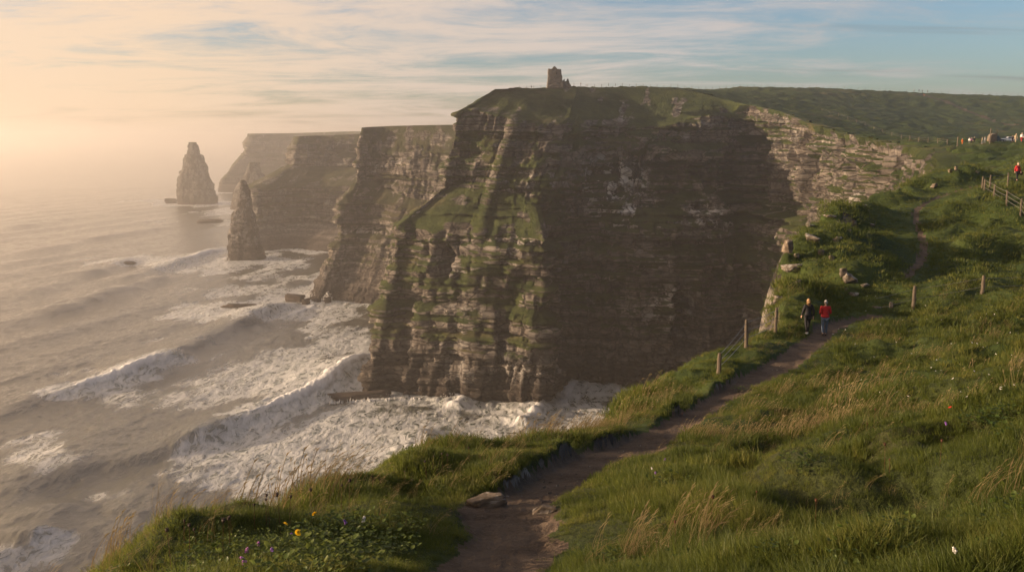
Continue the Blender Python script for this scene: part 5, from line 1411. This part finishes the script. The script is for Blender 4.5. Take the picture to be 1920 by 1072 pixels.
def copy_person(src, loc, rz, label, top, legs=None, scale=1.0, group='distant walkers on the plateau'):
    o = src.copy(); COL.objects.link(o); o.location = loc; o.rotation_euler = (0, 0, rz); o.scale = (scale,) * 3
    tag(o, label, 'person', group)
    for ch in src.children:
        c = ch.copy(); COL.objects.link(c); c.parent = o
        m = {'jacket': top, 'trousers': legs}.get(ch.name.split('.')[0])
        if m is not None:
            c.material_slots[0].link = 'OBJECT'; c.material_slots[0].material = m
    return o
def rim_spot(px_):
    j = int(np.argmin(np.abs(ru - px_) + np.where(np.array([v.y for v in rimv]) > 500, 1e3, 0))); return rimv[j] + Vector((0, 2.0, 0.1))
FAR = [
    (rim_spot(997), 0.2, 'dark standing person on the clifftop left of the ruined tower', M_black, M_black, 1.05),
    (sky_point(1089, 470, 560), 1.0, 'dark standing person on the skyline just right of the ruined tower', M_black, M_black, 1.1),
    (sky_point(1099, 470, 560), 2.0, 'grey figure of a person farther right of the ruined tower', M_grey, M_black, 0.8),
    (sky_point(1714, 500, 760), 0.5, 'palest and leftmost person of the four on the right skyline', M_grey, M_grey, 1.3),
    (sky_point(1723, 500, 760), 2.2, 'largest black-clad person of the four on the right skyline', M_black, M_black, 1.6),
    (sky_point(1729, 500, 760), 3.0, 'black-clad person right of the largest one on the right skyline', M_black, M_black, 1.45),
    (sky_point(1739, 500, 760), 3.6, 'grey-trousered rightmost person of the four on the right skyline', M_black, M_grey, 1.35),
    (hit(1732, 182.5), 1.5, 'person in red on the far grass just under the right skyline', M_red, M_black, 1.25),
    (hit(1804, 272), 3.3, 'person in bright orange jacket at the plateau rim', M_orange, M_orange, 1.0),
    (hit(1817, 270), 2.8, 'person in white top beside the purple-clad walker at the plateau rim', M_white, M_grey, 1.0),
    (hit(1821, 270), 3.0, 'person in purple jacket between a white-clad and a dark-clad walker', M_purple, M_black, 1.05),
    (hit(1826, 270), 3.4, 'person in black with bulky jacket right of the purple-clad walker', M_black, M_black, 1.05),
    (hit(1841, 271), 1.0, 'person in grey with beige top standing alone left of the vehicles', M_beige, M_grey, 1.0),
    (hit(1846, 270), 2.0, 'person in dark grey standing close by the beige-topped one', M_grey, M_grey, 1.0),
    (hit(1898, 268), 3.0, 'person in black left of the beige-coated one near the white car', M_black, M_black, 1.05),
    (hit(1904, 267.5), 3.1, 'person in long beige coat right of the white car', M_beige, M_beige, 1.05),
    (hit(1915, 267), 3.0, 'person in white top with red trousers at the right edge of the plateau', M_white, M_red, 1.05),
]
for q, rz, lab, tp, lg, sc in FAR:
    copy_person(hiker, q, rz, lab, tp, lg, sc * 0.88)
fh = Vector(at(746, 238, 700)); fh.z = 128.0
# ------------------------------------------------------------------ vehicles on the plateau
M_wpaint = simple_mat('white_paint', (0.62, 0.63, 0.65), (0.7, 0.7, 0.72), 3, 0.3, 0.02, 0.001, 0.5)
M_dpaint = simple_mat('dark_paint', (0.015, 0.017, 0.02), (0.03, 0.032, 0.036), 3, 0.3, 0.02, 0.001, 0.5)
M_glass = simple_mat('dark_glass', (0.015, 0.018, 0.02), (0.03, 0.033, 0.035), 3, 0.08, 0.0, 0.001, 0.6)
M_rubber = simple_mat('tyre_rubber', (0.01, 0.01, 0.01), (0.02, 0.02, 0.02), 9, 0.9, 0.2, 0.003)
M_metal = simple_mat('wheel_metal', (0.3, 0.3, 0.31), (0.42, 0.42, 0.43), 9, 0.4, 0.1, 0.003, 0.5)
M_lamp = simple_mat('lamp_glass', (0.5, 0.5, 0.48), (0.6, 0.6, 0.58), 9, 0.15, 0.0, 0.001, 0.6)
def loft(bm, prof, w0, w1):
    """side profile (x, z) lofted across the width with narrower upper part"""
    zs = [p[1] for p in prof]; zm, zM = min(zs), max(zs); L = []
    for s in (-1, 1):
        L.append([bm.verts.new((x, s * (w0 + (w1 - w0) * max(0, (z - zm) / (zM - zm))) / 2, z)) for x, z in prof])
    n = len(prof)
    for k in range(n): bm.faces.new((L[0][k], L[0][(k + 1) % n], L[1][(k + 1) % n], L[1][k]))
    bm.faces.new(L[0][::-1]); bm.faces.new(L[1])
    bmesh.ops.recalc_face_normals(bm, faces=bm.faces[:])
    bmesh.ops.bevel(bm, geom=[e for e in bm.edges], offset=0.05, segments=2, affect='EDGES')
def car(loc, rz, label, paint, boxy):
    root = empty('parked_car', loc, rz); root.scale = (0.82,) * 3
    H = 1.95 if boxy else 1.45
    body = [(-2.2, 0.35), (-2.25, 0.75), (-2.1, 0.95), (1.0, 0.98), (2.0, 0.85), (2.2, 0.65), (2.2, 0.35)]
    cab = [(-2.05, 0.93), (-1.95 if boxy else -1.5, H), (0.45 if boxy else 0.1, H), (1.05, 0.93)]
    bm = bmesh.new(); loft(bm, body, 1.78, 1.70); bm_obj('body', bm, paint, root)
    bm = bmesh.new(); loft(bm, cab, 1.66, 1.40); bm_obj('cabin', bm, paint, root)
    for s in (-1, 1):
        bm = bmesh.new(); q = [(-1.75, 1.02), (-1.7 if boxy else -1.35, H - 0.14), (0.3 if boxy else 0.0, H - 0.14), (0.78, 1.02)]
        wy = lambda z: (1.66 + (1.40 - 1.66) * (z - 0.93) / (H - 0.93)) / 2
        vs = [bm.verts.new((x, s * (wy(z) + 0.004), z)) for x, z in q]; v2 = [bm.verts.new((x, s * (wy(z) - 0.03), z)) for x, z in q]
        bm.faces.new(vs); bm.faces.new(v2[::-1])
        for k in range(4): bm.faces.new((vs[k], v2[k], v2[(k + 1) % 4], vs[(k + 1) % 4]))
        bm_obj('window', bm, M_glass, root)
        for x in (-1.4, 1.4):
            bm = bmesh.new(); bmesh.ops.create_cone(bm, cap_ends=True, segments=20, radius1=0.33, radius2=0.33, depth=0.2, matrix=Matrix.Translation((x, s * 0.82, 0.33)) @ Matrix.Rotation(R(90), 4, 'X'))
            bmesh.ops.bevel(bm, geom=bm.edges[:], offset=0.02, segments=1, affect='EDGES'); wl = bm_obj('wheel', bm, M_rubber, root)
            bm = bmesh.new(); bmesh.ops.create_cone(bm, cap_ends=True, segments=16, radius1=0.2, radius2=0.18, depth=0.22, matrix=Matrix.Translation((x, s * 0.825, 0.33)) @ Matrix.Rotation(R(90), 4, 'X'))
            bm_obj('rim', bm, M_metal, wl)
        bm = bmesh.new(); bmesh.ops.create_uvsphere(bm, u_segments=10, v_segments=8, radius=0.12, matrix=Matrix.Translation((2.12, s * 0.62, 0.72)) @ Matrix.Diagonal((0.7, 1.2, 0.8, 1))); bm_obj('headlight', bm, M_lamp, root, True)
    bm = bmesh.new(); x0, x1 = (0.45 if boxy else 0.1), 1.05
    vs = [bm.verts.new(c) for c in ((x1 - 0.02, -0.7, 1.02), (x1 - 0.02, 0.7, 1.02), (x0 + 0.06, 0.6, H - 0.08), (x0 + 0.06, -0.6, H - 0.08))]
    f_ = bm.faces.new(vs); bmesh.ops.solidify(bm, geom=[f_], thickness=-0.03); bm_obj('windscreen', bm, M_glass, root)
    return tag(root, label, 'car', 'vehicles parked on the plateau')
q = hit(1867, 267); car(q, R(5), 'dark boxy vehicle parked on the plateau beside a tall pole', M_dpaint, True)
q = hit(1890, 266); car(q, R(175), 'low white car parked on the plateau right of the dark vehicle', M_wpaint, False)
q = hit(1859, 266.5)
o = rock_mesh('boulder', 1.1, 0.9, 1.2, 88, M_tan); o.location = q + Vector((0, 0, 1.0)); tag(o, 'sunlit tan boulder standing behind the dark boxy vehicle', 'boulder', 'boulders on the grassy slope')

# ------------------------------------------------------------------ flowers
def flat_mat(name, c1, c2, tr=0.25):
    return leaf_mat(name, c1, c2, c2, 0.6, tr, c2)
M_yel = flat_mat('yellow_petal', (0.70, 0.42, 0.01), (0.85, 0.56, 0.02)); M_pink = flat_mat('pink_petal', (0.36, 0.10, 0.36), (0.50, 0.2, 0.5))
M_vio = flat_mat('violet_petal', (0.20, 0.08, 0.36), (0.30, 0.14, 0.5)); M_wht = flat_mat('white_petal', (0.62, 0.6, 0.55), (0.75, 0.73, 0.7)); M_seed = flat_mat('dead_seedhead', (0.02, 0.013, 0.01), (0.045, 0.028, 0.02), 0.0)
M_rust = flat_mat('rusty_leaf', (0.06, 0.028, 0.015), (0.11, 0.05, 0.026)); M_stem = flat_mat('green_stem', (0.04, 0.06, 0.015), (0.06, 0.085, 0.02)); M_red_f = flat_mat('red_petal', (0.5, 0.02, 0.015), (0.6, 0.03, 0.02))
def blossom_mesh(name, kind, mat):
    bm = bmesh.new(); r = random.Random(hash(kind) % 97 if False else len(kind))
    if kind == 'dandelion':
        for ring, (n, L, el) in enumerate(((22, 0.024, 0.15), (18, 0.020, 0.6), (12, 0.014, 1.1))):
            for k in range(n):
                a = 6.283 * k / n + ring * 0.2; d = Vector((math.cos(a) * math.cos(el), math.sin(a) * math.cos(el), math.sin(el))); t_ = Vector((-math.sin(a), math.cos(a), 0)) * 0.0034
                b = Vector((0, 0, 0.001 * ring)); v = [bm.verts.new(b + d * 0.003 - t_ * 0.5), bm.verts.new(b + d * 0.003 + t_ * 0.5), bm.verts.new(b + d * L + t_), bm.verts.new(b + d * L - t_)]
                bm.faces.new(v)
    elif kind == 'vetch':
        for k in range(9):
            a = k * 2.4; z = 0.006 * k; rr_ = 0.014 - 0.0009 * k
            bmesh.ops.create_icosphere(bm, subdivisions=1, radius=1, matrix=Matrix.Translation((rr_ * math.cos(a), rr_ * math.sin(a), z)) @ Matrix.Diagonal((0.009, 0.009, 0.011, 1)))
    elif kind == 'seed':
        bmesh.ops.create_icosphere(bm, subdivisions=2, radius=1, matrix=Matrix.Diagonal((0.014, 0.014, 0.018, 1)))
        for k in range(14):
            a = k * 2.4; el = 0.3 + 0.08 * k; d = Vector((math.cos(a) * math.cos(el), math.sin(a) * math.cos(el), math.sin(el)))
            tube_into(bm, [d * 0.01, d * 0.026], [0.003, 0.001], 4)
    else:
        for k in range(12):
            a = 6.283 * k / 12; d = Vector((math.cos(a), math.sin(a), 0.25)); t_ = Vector((-math.sin(a), math.cos(a), 0)) * 0.004
            bm.faces.new([bm.verts.new(d * 0.004 - t_ * 0.6), bm.verts.new(d * 0.004 + t_ * 0.6), bm.verts.new(d * 0.019 + t_), bm.verts.new(d * 0.019 - t_)])
        bmesh.ops.create_icosphere(bm, subdivisions=1, radius=0.006)
    me = bpy.data.meshes.new(name); bm.to_mesh(me); bm.free(); me.materials.append(mat)
    me.polygons.foreach_set('use_smooth', np.ones(len(me.polygons), bool)); return me
B_dan = blossom_mesh('flower_head', 'dandelion', M_yel); B_pin = blossom_mesh('flower_head', 'vetch', M_pink); B_vio = blossom_mesh('flower_head', 'vetch', M_vio)
B_sd = blossom_mesh('seed_head', 'seed', M_seed); B_wh = blossom_mesh('flower_head', 'daisy', M_wht); B_wv = blossom_mesh('flower_head', 'vetch', M_wht); B_ru = blossom_mesh('seed_head', 'seed', M_rust); B_rd = blossom_mesh('flower_head', 'daisy', M_red_f)
_stem = {}
def stem_mesh(hk, mat):
    if (hk, mat.name) not in _stem:
        bm = bmesh.new(); tube_into(bm, [(0.05 * hk * (k / 4) ** 2, 0, hk * k / 4 - 0.03) for k in range(5)], [0.0022, 0.002, 0.0018, 0.0016, 0.0014], 5)
        me = bpy.data.meshes.new('stem'); bm.to_mesh(me); bm.free(); me.materials.append(mat); _stem[(hk, mat.name)] = me
    return _stem[(hk, mat.name)]
def flower(name, px_, py_, h, head, label, cat, group, sc=1.0, dead=False, yaw=0.0, tip=0.3):
    """head seen at (px,py): the stem stands on the ground below it"""
    p = hit(px_, py_ + 8); q = project(p)[2] / F
    # step towards the viewer until a stem of height h would carry its head to the pixel
    for _ in range(6):
        u, v, d = project(np.array([p.x, p.y, on_land(p.x, p.y) + h])); p = hit(px_, min(1071 + 60, py_ + h * F / d * 0.93))
    g = on_land(p.x, p.y)
    root = empty(name, (p.x, p.y, g), yaw); st = bpy.data.objects.new('stem', stem_mesh(round(h, 2), M_rust if dead else M_stem)); link(st, root)
    hd = bpy.data.objects.new(head.name.split('.')[0], head); link(hd, root); hd.location = (0.05 * h, 0, h - 0.03); hd.scale = (sc,) * 3; hd.rotation_euler = (tip, 0.2, yaw)
    return tag(root, label, cat, group)
flower('dandelion', 558, 992, 0.22, B_dan, 'largest yellow flower, lowest of the three at bottom left', 'flower', 'yellow flowers among the leaves', 1.15, False, 0.3, 0.7)
flower('dandelion', 535, 977, 0.26, B_dan, 'yellow flower on a bare stem left of the largest yellow one', 'flower', 'yellow flowers among the leaves', 0.95, False, 1.0, 0.6)
flower('dandelion', 592, 959, 0.22, B_dan, 'flattened yellow flower, highest of the three at bottom left', 'flower', 'yellow flowers among the leaves', 1.0, False, 2.0, 0.9)
for i, (x, y, lab) in enumerate(((484, 1015, 'pink flower in dark grass, second of the pink ones from the left edge'), (461, 1030, 'pink flower just below and left of its nearest pink neighbour'), (461, 1047, 'lowest pink flower, close to the bottom leaves'), (522, 1003, 'pale pink flower leaning beside the stem of the left yellow flower'))):
    flower('pink_flower', x, y, 0.14, B_pin, lab, 'flower', 'pink flowers at the bottom left', 0.75, False, i, 0.5)
for i, (x, y, lab) in enumerate(((509, 1025, 'violet flower between the pink flowers and the leaves'), (544, 1002, 'violet flower directly beneath the largest yellow flower'), (650, 976, 'violet flower beside the white one at bottom left'), (1229, 884, 'violet flower under a white one by the right edge of the path'), (1246, 860, 'dark violet flower in grass right of the path'), (1772, 792, 'violet flower in the grass far right of the path'))):
    flower('violet_flower', x, y, 0.16, B_vio, lab, 'flower', 'violet flowers in the grass', 0.7, False, i, 0.4)
flower('white_flower', 680, 973, 0.18, B_wv, 'white clover-like flower beside a violet one at bottom left', 'flower', 'white flower heads', 0.9, False, 1, 0.4)
flower('white_flower', 1223, 876, 0.20, B_wv, 'white flower above a violet one by the right edge of the path', 'flower', 'white flower heads', 0.5, False, 2, 0.4)
flower('white_flower', 1790, 1025, 0.16, B_wv, 'white flower alone in the grass at the bottom right', 'flower', 'white flower heads', 0.5, False, 2, 0.4)
flower('red_flower', 1780, 762, 0.25, B_rd, 'single small red flower in the grass of the right slope', 'flower', None, 1.2, False, 2, 0.5)
rs_ = random.Random(21)
dpts = []
while len(dpts) < 70:
    x, y = rs_.uniform(1560, 1910), rs_.uniform(555, 760)
    dpts.append((x, y))
for i, (x, y) in enumerate(dpts):
    p = hit(x, y); root = empty('daisy', p, rs_.uniform(0, 6)); h = round(rs_.choice((0.16, 0.2, 0.24)), 2)
    link(bpy.data.objects.new('stem', stem_mesh(h, M_stem)), root); hd = link(bpy.data.objects.new('flower_head', B_wh), root); hd.location = (0.05 * h, 0, h - 0.03); s_ = rs_.uniform(0.8, 1.6); hd.scale = (s_,) * 3; hd.rotation_euler = (rs_.uniform(0.2, 0.9), 0, rs_.uniform(-0.4, 0.4))
    tag(root, 'tiny white daisy dotted in the grass of the right slope', 'flower', 'white daisies scattered over the right slope')
for i, (x, y) in enumerate([(346, 970), (357, 980), (322, 988), (371, 986), (432, 965), (419, 969), (500, 932), (506, 924), (526, 921), (478, 940), (544, 926), (585, 915), (437, 962), (830, 848), (838, 850), (812, 852), (880, 838), (800, 862), (760, 880), (640, 905), (655, 898), (700, 890)]):
    flower('seed_head_stalk', x, y, round(0.28 + 0.05 * (i % 3), 2), B_sd, 'black dried seed head on a thin stalk along the cliff edge', 'seed head', 'dried seed heads along the cliff edge', 0.6 + 0.2 * (i % 3), True, i * 1.3, 0.1)
for i in range(12):
    x, y = rs_.uniform(1180, 1880), rs_.uniform(760, 1000)
    flower('rusty_stalk', x, y, round(0.22 + 0.06 * (i % 3), 2), B_ru, 'rust-brown dried seed head standing in the grass right of the path', 'seed head', 'rust-brown seed heads in the grass', 0.55 + 0.2 * (i % 3), True, i, 0.1)
# leafy plants at the lower left and in the right slope
def leafy(px_, py_, seed, label, group, n=80, rad=0.20, sz=0.042):
    p = hit(px_, py_); V, Fs = herb(n, rad, seed, sz); root = empty('leafy_plant', p)
    me = bpy.data.meshes.new('leaves'); me.from_pydata(V, [], Fs); me.materials.append(M_leaf); me.polygons.foreach_set('use_smooth', np.ones(len(Fs), bool)); link(bpy.data.objects.new('leaves', me), root)
    bm = bmesh.new()
    for k in range(5):
        a = k * 1.3; tube_into(bm, [(0, 0, -0.03), (0.04 * math.cos(a), 0.04 * math.sin(a), 0.05), (0.09 * math.cos(a), 0.09 * math.sin(a), 0.11)], [0.004, 0.003, 0.002], 5)
    bm_obj('stem', bm, M_stem, root, True); return tag(root, label, 'plant', group)
for i, (x, y) in enumerate([(380, 1062), (430, 1050), (470, 1066), (520, 1040), (560, 1025), (600, 1010), (640, 1000), (690, 990), (580, 1050), (640, 1040), (700, 1030), (545, 1065), (760, 1000), (740, 1045), (660, 1068), (610, 1070)]):
    leafy(x, y, 40 + i, 'low broad-leaved green plant among the flowers at bottom left', 'broad-leaved plants at the bottom left')
for i, (x, y) in enumerate([(1840, 800), (1870, 790), (1890, 820), (1905, 780), (1250, 915), (1500, 880), (1385, 735)]):
    leafy(x, y, 70 + i, 'low broad-leaved green plant in the grass right of the path', 'broad-leaved plants right of the path', 60, 0.24, 0.05)
